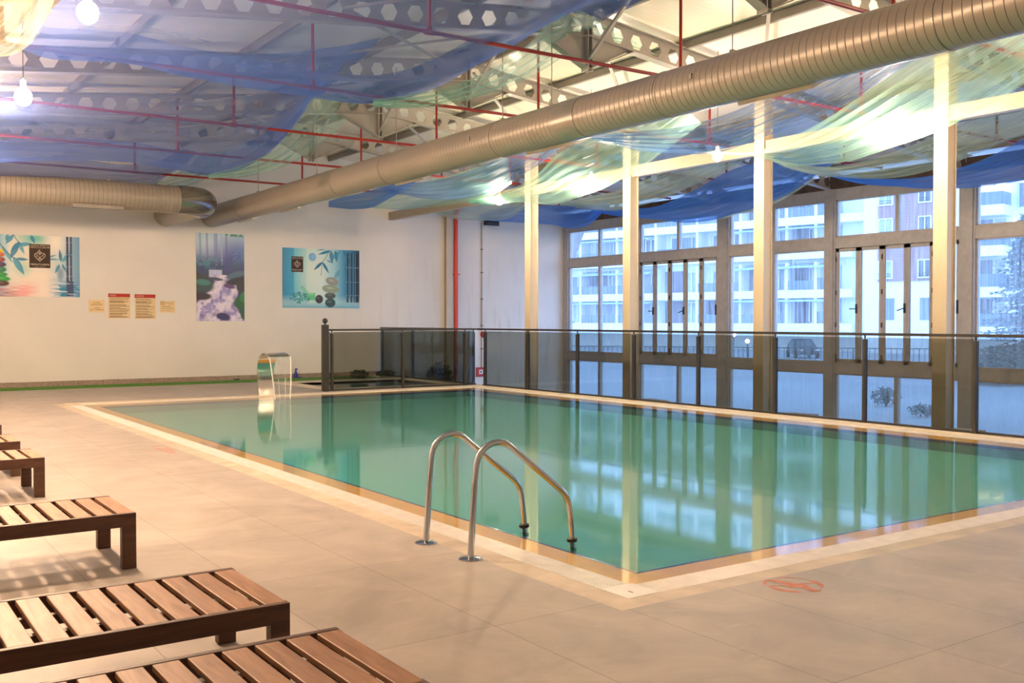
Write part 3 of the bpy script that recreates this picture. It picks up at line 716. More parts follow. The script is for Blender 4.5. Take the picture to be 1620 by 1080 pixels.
def diffuser(y0, y1):
    """slot grille on the lower flank of the duct, facing down towards the pool"""
    ang = math.radians(-62); ca, sa = math.cos(ang), math.sin(ang)
    def q(y, t, d):  # t across the grille, d outwards
        return (DX+(DR+d)*ca-t*sa, y, DZ+(DR+d)*sa+t*ca)
    f = MB()
    for t0, t1 in ((-.085,-.065),(.065,.085)):
        f.add([q(y0,t0,-.02),q(y1,t0,-.02),q(y1,t1,-.02),q(y0,t1,-.02),q(y0,t0,.03),q(y1,t0,.03),q(y1,t1,.03),q(y0,t1,.03)], [(0,1,2,3),(7,6,5,4),(0,4,5,1),(1,5,6,2),(2,6,7,3),(3,7,4,0)])
    for a, b in ((y0-.02,y0),(y1,y1+.02)):
        f.add([q(a,-.085,-.02),q(b,-.085,-.02),q(b,.085,-.02),q(a,.085,-.02),q(a,-.085,.03),q(b,-.085,.03),q(b,.085,.03),q(a,.085,.03)], [(0,1,2,3),(7,6,5,4),(0,4,5,1),(1,5,6,2),(2,6,7,3),(3,7,4,0)])
    fo = DP(f, 'diffuser', 'duct_plain')
    s = MB()
    for k in range(5):
        t = -.055+k*.0275; s.add([q(y0,t-.004,.0),q(y1,t-.004,.0),q(y1,t+.008,.022),q(y0,t+.008,.022)], [(0,1,2,3)])
    s.add([q(y0,-.065,.002),q(y1,-.065,.002),q(y1,.065,.002),q(y0,.065,.002)], [(0,1,2,3)])
    DP(s, 'louvre', 'truss_dark', fo)
for y in (6.65, 10.62, 14.6, 19.9, 22.6): diffuser(y, y+.95)
for q_ in (8.0, 12.6): DP(MB().box(DX-.28,DX-.25,q_,q_+.04,DZ+.02,DZ+.08), 'screw_plate', 'truss_dark')

EX, EY, EZ, ER = 7.05, 22.0, 4.17, .30
E_ = thing('air_duct', 'shorter beige spiral duct from the left, turning into the end wall through an elbow', 'duct', (EX-3, EY, EZ))
def EP(mb, n, m, par=None, **k):
    o = mb.build(n, m, None, loc=(EX-3, EY, EZ), **k); o.parent = par or E_; o.location = (0,0,0); return o
EP(MB().tube([(x, EY, EZ) for x in np.arange(-1.0, 6.36, .4)]+[(6.36, EY, EZ)], ER, 48), 'spiral_pipe', 'duct_x', smooth=True)
el = []; R_ = .55
for k in range(5):
    a = PI/2*k/4; el.append((6.50+R_*math.sin(a), EY+R_*(1-math.cos(a)), EZ))
EP(MB().tube([(6.36,EY,EZ)]+el+[(6.50+R_, EY+R_+.1, EZ)], ER+.012, 48), 'elbow', mat('dull_zinc_elbow', (.30,.28,.25), .22, .75, .1, 3), smooth=True)
EP(MB().tube([(EX, y, EZ) for y in np.arange(EY+.65, YB, .4)]+[(EX, YB, EZ)], ER-.02, 48), 'branch_pipe', 'duct_y', smooth=True)
for q_ in (4.0, 5.9): EP(rings(0, (0,EY,EZ), ER, (q_,), .008), 'joint_ring', 'duct_plain', smooth=True)
mb = MB()
for x in (4.95, 1.6):
    mb2 = MB().tube([(x, EY, EZ+ER), (x, EY, roof_z(x, 6.1))], .007, 6).box(x-.03,x+.03,EY-.02,EY+.02,EZ+ER-.005,EZ+ER+.05); EP(mb2, 'hanger_rod', 'truss_dark')
f = MB().box(4.2, 5.2, EY-.23, EY-.08, EZ-ER-.01, EZ-ER+.06); EP(f, 'diffuser', 'truss_dark')

# ------------------------------------------------------------------ sprinkler pipes
SY = [10.0, 13.3, 16.6, 19.85, 23.1, 6.7]
SL = ['thin red sprinkler pipe passing just in front of the topmost roof beam', 'thin red sprinkler pipe between the topmost roof beam and the one below it', 'thin red sprinkler pipe crossing the mint sash of the second blue drape',
      'thin red sprinkler pipe second from the end wall', 'thin red sprinkler pipe closest to the end wall', 'thin red sprinkler pipe nearest the camera, above the nearest end of the big duct']
for y, l in zip(SY, SL):
    z = 4.85
    r = thing('sprinkler_pipe', l, 'pipe', (9.7, y, z), group='red sprinkler pipes under the roof')
    def SP(mb, n, par=None, **k):
        o = mb.build(n, 'red_pipe', None, loc=(9.7, y, z), **k); o.parent = par or r; o.location = (0,0,0); return o
    x1 = 18.9 if y > 8 else 17.7
    SP(MB().tube([(.6, y, z), (x1, y, z)], .024, 10), 'pipe', smooth=True)
    for x in (1.8, 5.75, 9.7, 13.65, 17.6):
        zt = roof_z(x, 6.26)
        d = SP(MB().tube([(x, y, z), (x, y, zt)], .022, 10), 'dropper', smooth=True)
        SP(MB().tube([(x-.06,y,z),(x+.06,y,z)], .036, 10).tube([(x,y,z+.0),(x,y,z+.07)], .034, 10), 'tee_fitting', d, smooth=True)
        SP(MB().tube([(x,y,zt-.05),(x,y,zt)], .034, 10), 'cap_fitting', d, smooth=True)

# ================================================================== LAMPS
def lamp(x, y, z, label, m='bulb'):
    l = thing('pendant_lamp', label, 'lamp', (x, y, z), group='bare bulbs hanging from the roof')
    b = MB().sphere((0,0,0), .077, 24, 14, sz=1.1).build('bulb', m, l, smooth=True)
    MB().lathe([(.026,.078),(.026,.155),(.012,.17),(.004,.185)], n=12).build('socket', 'white_pl', l, smooth=True)
    MB().tube([(0,0,.17),(0,0,roof_z(x, 6.266)-z)], .004, 6).build('cord', 'black', l)
lamp(1.67, 8.05, 3.87, 'bright bare bulb high at the left, above the upper blue drape')
lamp(1.62, 10.67, 3.71, 'bright bare bulb at the left edge of the photo, below the upper blue drape')
lamp(1.8, 15.3, 4.0, 'bright bare bulb just outside the left edge of the photo')
lamp(1.8, 18.7, 4.0, 'bright bare bulb out of frame at the left, farther along the left row')
lamp(12.1, 8.23, 4.235, 'bright bare bulb glaring through the large mint drape at the right', 'bulb_soft')
lamp(12.1, 11.61, 4.242, 'bright bare bulb at the tip where the large mint drape gathers', 'bulb_soft')
lamp(12.1, 14.88, 4.222, 'bright bare bulb glaring through the mint drape left of the second column', 'bulb_soft')
lamp(12.1, 18.02, 4.14, 'small bright bulb beneath the drapes left of the farthest column', 'bulb_soft')
lamp(12.1, 4.9, 4.24, 'bright bare bulb out of frame at the right', 'bulb_soft')

# ================================================================== DRAPES
RAILS = {
 'mint_R1': ([(12.2, 11.921, 4.336), (12.2, 11.021, 4.183), (12.2, 10.172, 3.914), (12.2, 9.507, 3.857), (12.2, 9.111, 3.842), (12.2, 8.733, 3.891), (12.2, 8.341, 3.95), (12.2, 7.968, 4.006), (12.2, 7.61, 4.085), (12.2, 7.269, 4.201), (12.2, 6.942, 4.305), (12.2, 6.692, 4.424), (12.2, 6.135, 4.693), (12.2, 5.572, 5.075)],
   [(12.3, 12.019, 4.401), (12.2, 11.021, 4.233), (11.9, 10.067, 4.252), (11.5, 9.062, 4.326), (11.2, 8.322, 4.437), (11.0, 7.708, 4.578), (10.8, 7.138, 4.7), (10.6, 6.453, 4.806), (10.5, 5.818, 4.976), (10.5, 5.291, 5.224)]),
 'blue_R1': ([(11.5, 14.057, 4.801), (11.3, 12.802, 4.446), (11.0, 11.711, 4.204), (11.0, 11.286, 4.136), (11.0, 10.619, 4.054), (11.0, 9.998, 4.096), (11.0, 9.463, 4.177), (11.0, 8.897, 4.243), (11.0, 8.497, 4.31), (11.0, 8.116, 4.415), (11.0, 7.708, 4.578), (11.0, 7.269, 4.72), (11.0, 6.697, 4.929)],
   [(10.0, 12.302, 4.458), (9.8, 11.104, 4.321), (9.7, 9.954, 4.2), (9.6, 9.049, 4.207), (9.6, 8.321, 4.315), (9.6, 7.57, 4.469), (9.6, 6.731, 4.64), (9.6, 5.987, 4.857)]),
 'pale_R1': ([(15.5, 13.347, 4.694), (15.5, 12.923, 4.492), (15.5, 12.337, 4.312), (15.5, 11.78, 4.199), (15.5, 11.25, 4.113), (15.5, 10.593, 4.059), (15.5, 9.987, 4.094), (15.5, 9.516, 4.172), (15.5, 8.949, 4.312), (15.5, 8.364, 4.456), (15.5, 7.6, 4.746)],
   [(14.5, 12.486, 4.526), (14.5, 11.694, 4.309), (14.5, 11.022, 4.224), (14.5, 10.149, 4.29), (14.5, 9.348, 4.451), (14.5, 8.907, 4.561), (14.5, 8.378, 4.704), (14.5, 7.83, 4.804), (14.5, 7.116, 5.071)]),
 'deep_R1': ([(17.0, 13.548, 4.633), (17.0, 12.528, 4.296), (17.0, 11.796, 4.152), (17.0, 11.093, 4.027), (17.0, 10.273, 3.938), (17.0, 9.658, 3.927), (17.0, 9.164, 3.958), (17.0, 8.325, 4.1)],
   [(16.0, 12.751, 4.501), (16.0, 11.792, 4.241), (16.0, 11.103, 4.125), (16.0, 10.443, 4.082), (16.0, 9.915, 4.128), (16.0, 9.236, 4.265), (16.0, 8.633, 4.499), (16.0, 7.845, 4.849)]),
 'deep_R2': ([(17.0, 20.908, 4.483), (17.0, 19.794, 4.253), (17.0, 19.229, 4.172), (17.0, 18.248, 4.042), (17.0, 17.37, 3.894), (17.0, 16.462, 3.879), (17.0, 15.818, 3.969), (17.0, 15.349, 4.012), (17.0, 14.896, 4.095), (17.0, 14.288, 4.239), (17.0, 13.547, 4.555), (17.0, 12.923, 4.838)],
   [(16.0, 19.678, 4.375), (16.0, 18.122, 4.231), (16.0, 17.176, 4.218), (16.0, 16.015, 4.458), (16.0, 15.074, 4.736), (16.0, 14.195, 4.85), (16.0, 13.216, 4.973), (16.0, 12.313, 5.268)]),
 'rim_R2': ([(17.05, 16.252, 3.879), (17.05, 15.394, 3.963), (17.05, 14.94, 4.019), (17.05, 14.296, 4.203), (17.05, 13.538, 4.532), (17.05, 13.038, 4.819)],
   [(17.05, 16.252, 3.923), (17.05, 15.395, 4.061), (17.05, 14.941, 4.158), (17.05, 14.331, 4.314), (17.05, 13.62, 4.647), (17.05, 13.116, 4.92)]),
 'pale_R2': ([(15.5, 20.311, 4.497), (15.5, 19.509, 4.327), (15.5, 18.725, 4.209), (15.5, 18.048, 4.154), (15.5, 17.294, 4.182), (15.5, 16.415, 4.282), (15.5, 15.515, 4.476), (15.5, 14.603, 4.688), (15.5, 13.753, 4.937)],
   [(14.5, 19.0, 4.352), (14.5, 17.607, 4.404), (14.5, 16.885, 4.427), (14.5, 15.763, 4.613), (14.5, 14.967, 4.738), (14.5, 14.341, 4.822), (14.5, 13.664, 4.951), (14.5, 12.869, 5.192)]),
 'mint_R2': ([(12.2, 19.469, 4.244), (12.2, 18.395, 4.113), (12.2, 17.237, 4.042), (12.2, 16.433, 3.912), (12.2, 15.986, 3.895), (12.2, 15.556, 3.941), (12.2, 14.739, 4.027), (12.2, 14.172, 4.142), (12.2, 13.614, 4.272), (12.2, 13.101, 4.476), (12.2, 12.595, 4.657), (12.2, 12.07, 4.865)],
   [(12.0, 19.15, 4.271), (11.6, 17.043, 4.203), (11.2, 15.388, 4.334), (10.9, 14.397, 4.53), (10.6, 13.293, 4.565), (10.4, 12.393, 4.615), (10.2, 11.414, 4.678), (10.1, 10.625, 4.805)]),
 'blue_R2': ([(11.0, 21.375, 4.664), (11.0, 20.368, 4.454), (11.0, 19.543, 4.284), (11.0, 18.03, 4.105), (11.0, 17.119, 4.078), (11.0, 16.585, 4.136), (11.0, 15.901, 4.27), (11.0, 15.114, 4.437), (11.0, 14.586, 4.622), (11.0, 14.065, 4.83), (11.0, 13.446, 5.008)],
   [(9.8, 19.043, 4.377), (9.8, 17.798, 4.317), (9.8, 16.55, 4.261), (9.8, 15.422, 4.302), (9.8, 14.595, 4.398), (9.8, 13.828, 4.509), (9.8, 13.115, 4.663), (9.8, 12.45, 4.807)]),
 'mint_R3': ([(12.2, 24.833, 4.659), (12.2, 23.211, 4.426), (12.2, 22.16, 4.346), (12.2, 20.812, 4.298), (12.2, 19.997, 4.281), (12.2, 19.199, 4.29), (12.2, 18.42, 4.324), (12.2, 17.683, 4.491)],
   [(11.0, 22.389, 4.493), (11.0, 21.54, 4.561), (11.0, 20.277, 4.618), (11.0, 19.119, 4.629), (11.0, 18.054, 4.638), (11.0, 17.071, 4.686), (11.0, 16.161, 4.742)]),
 'blue_R3': ([(11.0, 24.444, 4.529), (11.0, 23.666, 4.424), (11.0, 22.924, 4.34), (11.0, 21.875, 4.29), (11.0, 21.214, 4.378), (11.0, 20.429, 4.518), (11.0, 19.685, 4.694)],
   [(10.0, 22.221, 4.409), (10.0, 21.512, 4.428), (10.0, 20.195, 4.42), (10.0, 19.284, 4.46), (10.0, 18.432, 4.535), (10.0, 17.895, 4.6)]),
 'pale_R3': ([(14.5, 24.844, 4.61), (14.5, 23.802, 4.378), (14.5, 22.505, 4.219), (14.5, 21.246, 4.148), (14.5, 20.652, 4.29), (14.5, 20.055, 4.501)],
   [(14.0, 23.987, 4.609), (14.0, 22.98, 4.585), (14.0, 21.728, 4.566), (14.0, 20.569, 4.549), (14.0, 19.492, 4.684)]),
 'deep_R3': ([(15.6, 24.212, 4.494), (15.8, 23.954, 4.412), (16.0, 23.191, 4.325), (16.2, 22.495, 4.245), (16.4, 21.801, 4.149), (16.5, 21.147, 4.002), (16.6, 20.546, 4.044), (16.7, 20.277, 4.227), (16.8, 20.013, 4.489)],
   [(15.3, 23.746, 4.562), (15.3, 22.479, 4.622), (15.3, 21.021, 4.535), (15.3, 19.686, 4.425), (15.3, 18.697, 4.361), (15.3, 18.227, 4.376)]),
 'blue_L1': ([(1.816, 12.0, 4.494), (2.1, 12.0, 4.434), (2.903, 12.0, 4.502), (3.623, 12.0, 4.442), (4.397, 12.0, 4.409), (5.231, 12.0, 4.398), (5.763, 12.0, 4.391), (6.321, 12.0, 4.484), (7.007, 12.0, 4.752), (7.733, 12.0, 5.204), (8.391, 12.0, 5.666), (9.202, 12.0, 6.362), (9.812, 12.0, 6.954)],
   [(2.1, 7.0, 4.9), (3.0, 6.5, 5.0), (4.5, 6.2, 5.0), (6.0, 6.2, 5.15), (7.5, 6.4, 5.5), (8.6, 7.0, 6.0)]),
 'mint_L1': ([(6.139, 12.2, 4.438), (6.72, 12.2, 4.483), (7.226, 12.2, 4.588), (7.862, 12.2, 4.793), (8.304, 12.2, 4.96), (8.996, 12.2, 5.335), (9.478, 12.2, 5.645), (10.105, 12.2, 6.105), (10.761, 12.2, 6.646), (11.307, 12.2, 7.104)],
   [(5.687, 11.3, 4.304), (6.598, 11.3, 4.549), (7.282, 11.3, 4.84), (8.008, 11.3, 5.313), (8.553, 11.3, 5.84), (8.892, 11.3, 6.301)]),
 'blue_L2': ([(1.884, 18.4, 4.055), (2.436, 18.4, 4.156), (3.404, 18.4, 4.274), (4.438, 18.4, 4.324), (5.317, 18.4, 4.265), (5.951, 18.4, 4.237), (6.489, 18.4, 4.388), (7.11, 18.4, 4.815), (7.625, 18.4, 5.415), (7.889, 18.4, 5.986), (8.09, 18.4, 6.358)],
   [(-0.3, 12.7, 4.75), (1.2, 12.7, 4.7), (2.4, 12.8, 4.75), (3.6, 12.9, 4.9), (4.8, 13.0, 5.1), (6.0, 13.3, 5.45), (7.0, 13.6, 5.9)]),
 'mint_L2': ([(5.988, 18.7, 4.217), (6.843, 18.7, 4.347), (7.483, 18.7, 4.585), (8.013, 18.7, 4.907), (8.559, 18.7, 5.366), (8.98, 18.7, 5.874), (9.195, 18.7, 6.184), (9.558, 18.7, 6.752)],
   [(5.764, 18.0, 4.185), (6.349, 18.0, 4.396), (6.956, 18.0, 4.732), (7.332, 18.0, 5.162), (7.588, 18.0, 5.549), (7.821, 18.0, 5.903), (8.045, 18.0, 6.393)]),
 'blue_L3': ([(2.494, 24.4, 4.358), (4.508, 24.4, 4.479), (5.88, 24.4, 4.609), (6.383, 24.4, 4.706), (6.826, 24.4, 5.011), (7.202, 24.4, 5.285), (7.508, 24.4, 5.648)],
   [(1.978, 19.3, 4.306), (3.055, 19.3, 4.405), (3.995, 19.3, 4.446), (4.654, 19.3, 4.436), (5.226, 19.3, 4.546), (5.699, 19.3, 4.829)]),
 'mint_L3': ([(5.832, 24.5, 4.557), (6.629, 24.5, 4.66), (7.38, 24.5, 4.823), (7.767, 24.5, 5.023), (8.082, 24.5, 5.328), (8.322, 24.5, 5.74)],
   [(5.714, 24.0, 4.583), (6.351, 24.0, 4.748), (6.86, 24.0, 4.996), (7.233, 24.0, 5.237), (7.536, 24.0, 5.595)]),
 'mint_L0': ([(0.684, 7.3, 3.228), (0.826, 7.3, 3.241), (0.973, 7.3, 3.271), (1.048, 7.3, 3.299), (1.143, 7.3, 3.38), (1.221, 7.3, 3.497), (1.281, 7.3, 3.633), (1.321, 7.3, 3.767), (1.362, 7.3, 3.965)],
   [(0.502, 6.7, 3.326), (0.696, 6.7, 3.433), (0.797, 6.7, 3.6), (0.866, 6.7, 3.801), (0.936, 6.7, 4.004)]),
}

def drape(key, m, label, name='draped_gauze', folds=5, amp=.018, nu=96, nv=28, sag=.0, hem=None):
    L, U = RAILS[key]
    cl = lambda P: [(x, y, min(z, roof_z(x, 6.1))) for x, y, z in P]
    A = catmull(cl(U), nu); B = catmull(cl(L), nu); vs = []
    rnd = random.Random(key); ph = [rnd.uniform(0, 6.28) for _ in range(6)]
    for i in range(nu):
        d = B[i]-A[i]; ln = np.linalg.norm(d)
        tg = B[min(nu-1,i+1)]-B[max(0,i-1)]; nrm = np.cross(tg, d); nn = np.linalg.norm(nrm); nrm = nrm/nn if nn > 1e-9 else np.array([0,0,1.])
        for j in range(nv):
            v = j/(nv-1); u = i/(nu-1)
            w = math.sin(2*PI*(folds*v+.35*math.sin(3*u+ph[0]))+ph[1])+.5*math.sin(2*PI*(folds*2.3*v-.5*math.sin(4*u+ph[2]))+ph[3])
            a = amp*min(1, ln/.5)*math.sin(PI*min(1, v*4)/2)*(1-.6*max(0, (v-.9)/.1))
            p = A[i]+d*v+nrm*w*a
            p[2] -= sag*math.sin(PI*v)*min(1, ln)
            vs.append(tuple(p))
        if hem:      # the cloth is turned back up on itself behind the hem
            for j in range(1, 6): vs.append((float(B[i][0]), float(B[i][1]+hem[0]*j/5), float(B[i][2]+hem[1]*(j/5)**1.5+.01*math.sin(9*i/nu+j))))
    if hem: nv += 5
    fs = [(i*nv+j, i*nv+j+1, (i+1)*nv+j+1, (i+1)*nv+j) for i in range(nu-1) for j in range(nv-1)]
    c = tuple(np.mean(np.array(vs), axis=0))
    o = MB().add(vs, fs).build(name, m, smooth=True, loc=c, recalc=False)
    uv = o.data.uv_layers.new(name='UVMap')
    li = np.empty(len(o.data.loops), dtype=np.int32); o.data.loops.foreach_get('vertex_index', li)
    co = np.stack([li//nv/(nu-1)*6.0, (li % nv)/(nv-1)*min(3.0, .35+abs(np.linalg.norm(B[nu//2]-A[nu//2])))], 1)
    uv.data.foreach_set('uv', co.astype(np.float32).ravel())
    return tag(o, label, 'drape', 'gauze drapes swagged under the roof')
drape('blue_L1', 'g_veil', 'huge sheer blue drape across the upper left of the photo', amp=.02, nu=120, nv=40, folds=3, hem=(.25,.42))
drape('mint_L1', 'g_mint_soft', 'mint sash rising right from under the upper blue drape to the ridge', folds=4)
drape('blue_L2', 'g_veil', 'second sheer blue drape on the left, its hem just above the left duct', amp=.02, nu=120, nv=40, folds=3, hem=(.25,.42))
drape('mint_L2', 'g_mint_soft', 'mint sash rising right from the hem of the second blue drape', folds=3)
drape('blue_L3', 'g_veil', 'faint blue grey drape farthest back on the left, directly above the left duct')
drape('mint_L3', 'g_mint_soft', 'small mint drape directly above the elbow of the left duct', folds=3)
drape('mint_L0', 'g_pale', 'pale green drape hanging into the top left corner of the photo', folds=3)
drape('mint_R1', 'g_mint', 'large mint drape fanning out to the upper right from the bulb', amp=.02, folds=6)
drape('blue_R1', 'g_blue', 'light blue drape between the big duct and the large mint fan', folds=5)
drape('pale_R1', 'g_pale', 'pale sage drape below the large mint fan, behind the nearest column', folds=5)
drape('deep_R1', 'g_deep', 'deep blue drape in front of the window heads at the far right', folds=5)
drape('deep_R2', 'g_deep', 'deep blue drape above the middle windows', folds=5)
drape('rim_R2', 'g_pale', 'narrow pale border strip on the deep blue drape above the middle windows', folds=1, amp=.004)
drape('pale_R2', 'g_pale', 'pale sage drape behind the second column from the back', folds=5)
drape('mint_R2', 'g_mint', 'mint drape glowing around the bulb left of the second column', amp=.02, folds=6)
drape('blue_R2', 'g_blue', 'blue swag hanging just below the middle of the big duct', folds=4)
drape('mint_R3', 'g_mint', 'mint drape below the far part of the big duct, above the cream beam end', folds=4)
drape('blue_R3', 'g_deep', 'small deep blue swag below the far part of the big duct', folds=3)
drape('pale_R3', 'g_pale', 'pale drape left of the farthest column, above the black emergency light', folds=3)
drape('deep_R3', 'g_deep', 'deep blue drape in the far right corner of the room', folds=4)

# ================================================================== GLASS FENCES
def fence_run(name, label, a, b, posts, pane_gaps, first_pane=True):
    """a, b: ends on the deck (x, y); posts: distances from a; panes between posts"""
    a = Vector((a[0], a[1], 0)); b = Vector((b[0], b[1], 0)); d = (b-a).normalized(); nrm = Vector((-d.y, d.x, 0)); Ln = (b-a).length
    t = thing(name, label, 'fence', tuple(a), group='glass fences round the pool')
    def Q(mb, n, m, par=None, **k):
        o = mb.build(n, m, None, loc=tuple(a), **k); o.parent = par or t; o.location = (0,0,0); return o
    z0, z1 = 1.318, 1.372
    Q(MB().bar(a+Vector((0,0,(z0+z1)/2)), b+Vector((0,0,(z0+z1)/2)), .055, .04), 'handrail', 'dark_metal', bevel=.006)
    for s in posts:
        p = a+d*s
        q = Q(MB().bar(p+Vector((0,0,.0)), p+Vector((0,0,1.27)), .07, .05, up=d), 'post', 'dark_metal', bevel=.004)
        Q(MB().tube([p+Vector((0,0,1.27)), p+Vector((0,0,1.33))], .014, 8), 'pin', 'dark_metal', q)
        Q(MB().bar(p+Vector((0,0,.004)), p+Vector((0,0,.03)), .10, .10, up=d), 'foot_plate', 'dark_metal', q)
    for s0, s1 in pane_gaps:
        p, q = a+d*s0, a+d*s1
        Q(MB().bar(p+Vector((0,0,.66)), q+Vector((0,0,.66)), .008, 1.27), 'glass_panel', 'smoked')
        Q(MB().bar(p+Vector((0,0,.02)), q+Vector((0,0,.02)), .04, .028), 'bottom_rail', 'dark_metal')
    return t, Q
py_ = [19.97,18.22,16.43,14.66,12.92,11.15,9.42,7.65,5.88,4.1,2.3]
A_ = 20.33
ps = [A_-y for y in py_]
fence_run('glass_fence', 'long smoked glass fence with dark posts along the right side of the pool', (13.0, A_), (13.0, 1.0), ps, [(ps[i]+.03, ps[i+1]-.03) for i in range(len(ps)-1)]+[(ps[-1]+.03, A_-1.0)])
t, Q = fence_run('glass_fence', 'short smoked glass fence with a ball topped end post, far side of the pool', (9.06, 20.35), (12.97, 20.35), [.16, 1.92, 3.60], [(.05,.13),(.19,1.89),(1.95,3.57),(3.63,3.87)])
e = Q(MB().bar((9.06,20.35,.0), (9.06,20.35,1.46), .13, .13, up=(1,0,0)), 'end_post', 'dark_metal', bevel=.01)
Q(MB().lathe([(.02,1.46),(.02,1.49),(.035,1.495),(.052,1.515),(.06,1.545),(.052,1.575),(.03,1.597),(.003,1.604)], (9.06,20.35,0), 16), 'ball_finial', 'dark_metal', e, smooth=True)
fence_run('glass_fence', 'smoked glass fence beyond the corner, between the small pool and the end wall', (13.0, 20.42), (13.0, 25.38), [.08+.0, 3.1, 4.88], [(.1,3.07),(3.13,4.85)])
for y, l in ((16.05, 'left'), (12.35, 'right')):
    pass
tag(MB().box(13.06, 13.35, 14.05, 14.62, -.06, .02).build('stone_slab', 'cream_stone'), 'small pale slab on the ledge behind the fence, beside the second column', 'slab')
tag(MB().box(13.06, 13.35, 10.55, 11.08, -.06, .02).build('stone_slab', 'cream_stone'), 'small pale slab on the ledge behind the fence, right of the third column', 'slab')
tag(MB().box(13.06, 13.35, 7.7, 8.1, -.06, .02).build('stone_slab', 'cream_stone'), 'small pale slab on the ledge behind the fence, right of the nearest visible column', 'slab')

# ================================================================== POOL LADDER
lad = thing('pool_ladder', 'pair of polished steel pool ladder handrails at the near left edge of the pool', 'ladder', (3.46, 5.76, 0))
prof = [(3.445,0),(3.464,.264),(3.490,.59),(3.505,.655),(3.533,.697),(3.575,.728),(3.625,.745),(3.672,.748),(3.72,.738),(3.76,.715),(3.80,.683),(3.956,.561),(4.144,.414),(4.195,.373),(4.228,.335),(4.247,.295),(4.258,.25),(4.275,.13),(4.292,-.03),(4.30,-.15)]
for y in (5.47, 6.05):
    pts = catmull([(x, y, z) for x, z in prof], 60)
    o = MB().tube([tuple(p) for p in pts], .0215, 18).build('handrail', 'steel', None, smooth=True, loc=(3.46,5.76,0)); o.parent = lad; o.location = (0,0,0)
    def LP(mb, n, m, **k):
        q = mb.build(n, m, None, loc=(3.46,5.76,0), **k); q.parent = o; q.location = (0,0,0); return q
    LP(MB().lathe([(.078,.0005),(.078,.006),(.065,.013),(.03,.018),(.024,.02)], (3.445,y,0), 28), 'base_flange', 'steel', smooth=True)
    LP(MB().tube([(4.283,y,.035),(4.286,y,.012)], .036, 18).box(4.24,4.32,y-.006,y+.006,.015,.03), 'clamp', 'dark_metal', smooth=True)
st = MB().box(4.235,4.36,5.5,6.02,-.15,-.12); q = st.build('step', 'steel', None, loc=(3.46,5.76,0)); q.parent = lad; q.location = (0,0,0)

# ================================================================== FOUNTAIN
F = thing('water_spout', 'curved stainless steel waterfall spout at the far edge of the pool', 'fountain', (7.5, 19.75, 0))
side = catmull([(0,.02,-.05),(0,.06,.2),(0,.075,.42),(0,.04,.62),(0,-.06,.78),(0,-.22,.87),(0,-.40,.895),(0,-.56,.875),(0,-.68,.83)], 34)
wid = lambda u: .155+.07*u
vs = []; 
for i, p in enumerate(side):
    u = i/33; tn = side[min(33,i+1)]-side[max(0,i-1)]; tn /= np.linalg.norm(tn); nn = np.array([0, tn[2], -tn[1]])
    for sgn in (-1, 1):
        for h in (-.008, .008): vs.append((sgn*wid(u), p[1]+nn[1]*h, p[2]+nn[2]*h))
fs = []
for i in range(33):
    a, b = i*4, i*4+4
    fs += [(a,a+2,b+2,b),(a+1,b+1,b+3,a+3),(a,b,b+1,a+1),(a+2,a+3,b+3,b+2)]
fs += [(0,1,3,2),(132,134,135,133)]
MB().add(vs, fs).build('blade', 'steel_soft', F, smooth=True)
MB().box(-.22,.22,-.05,.16,0,.012).build('base_plate', 'cream_stone', F)
# falling sheet of water, from the lip down to the pool
lip = side[-1]
nx, nz_ = 16, 18; vs = []
for k in range(nz_+1):
    s = k/nz_; z = lip[2]-(lip[2]+.01)*s; y = lip[1]-.02-.16*math.sqrt(s)
    for i in range(nx+1):
        x = (-1+2*i/nx)*(wid(1)-.004)*(1-.28*s); vs.append((7.5+x, 19.75+y+.006*math.sin(i*2.1+k*.3), z))
fs = [(k*(nx+1)+i, k*(nx+1)+i+1, (k+1)*(nx+1)+i+1, (k+1)*(nx+1)+i) for k in range(nz_) for i in range(nx)]
wf = MB().add(vs, fs).build('falling_water', 'jet', smooth=True, recalc=False)
tag(wf, 'thin sheet of water falling from the curved steel spout into the pool', 'water', kind='stuff')
ed = MB()
for c in (0, nx): ed.tube([vs[k*(nx+1)+c] for k in range(nz_+1)], .011, 8)
for c in (5, 11): ed.tube([vs[k*(nx+1)+c] for k in range(9, nz_+1)], .004, 6)
eo = ed.build('water_edge', 'jet_edge', wf, smooth=True); tag(eo, kind='stuff')

# ================================================================== SUN LOUNGERS
def lounger():
    """origin on the deck at the middle of the foot end; the frame runs towards -X"""
    L, Wd, H = 1.95, .74, .35
    t = thing('sun_lounger', '', 'sun lounger', (0,0,0))
    for s in (-1, 1):
        y0 = s*(Wd/2-.03) if s > 0 else -Wd/2
        y0 = Wd/2-.032 if s > 0 else -Wd/2
        MB().prism([(-L,y0,H-.085),(-.085,y0,H-.085),(0,y0,H),(-L,y0,H)], (0,.032,0)).build('side_rail', 'wood_rail', t, bevel=.003)
        for x in (0, -L+.085):
            yy = Wd/2-.06 if s > 0 else -Wd/2
            if x == 0: MB().prism([(0,yy,.002),(0,yy,H-.001),(-.085,yy,H-.085),(-.085,yy,.002)], (0,.06,0)).build('leg', 'wood_rail', t, bevel=.003)
            else: MB().box(-L,-L+.085,yy,yy+.06,.002,H-.085).build('leg', 'wood_rail', t, bevel=.003)
    for s in (-1, 1): MB().box(-L+.03, -.09, s*.13-.02, s*.13+.02, H-.07, H-.028).build('bearer', 'wood_rail', t)
    n = 15; pitch = .1232
    for k in range(n):
        x1 = -.004-k*pitch; MB().box(x1-.094, x1, -Wd/2+.034, Wd/2-.034, H-.024, H-.001).build('slat', 'wood', t, bevel=.004)
    return t
protoL = lounger()
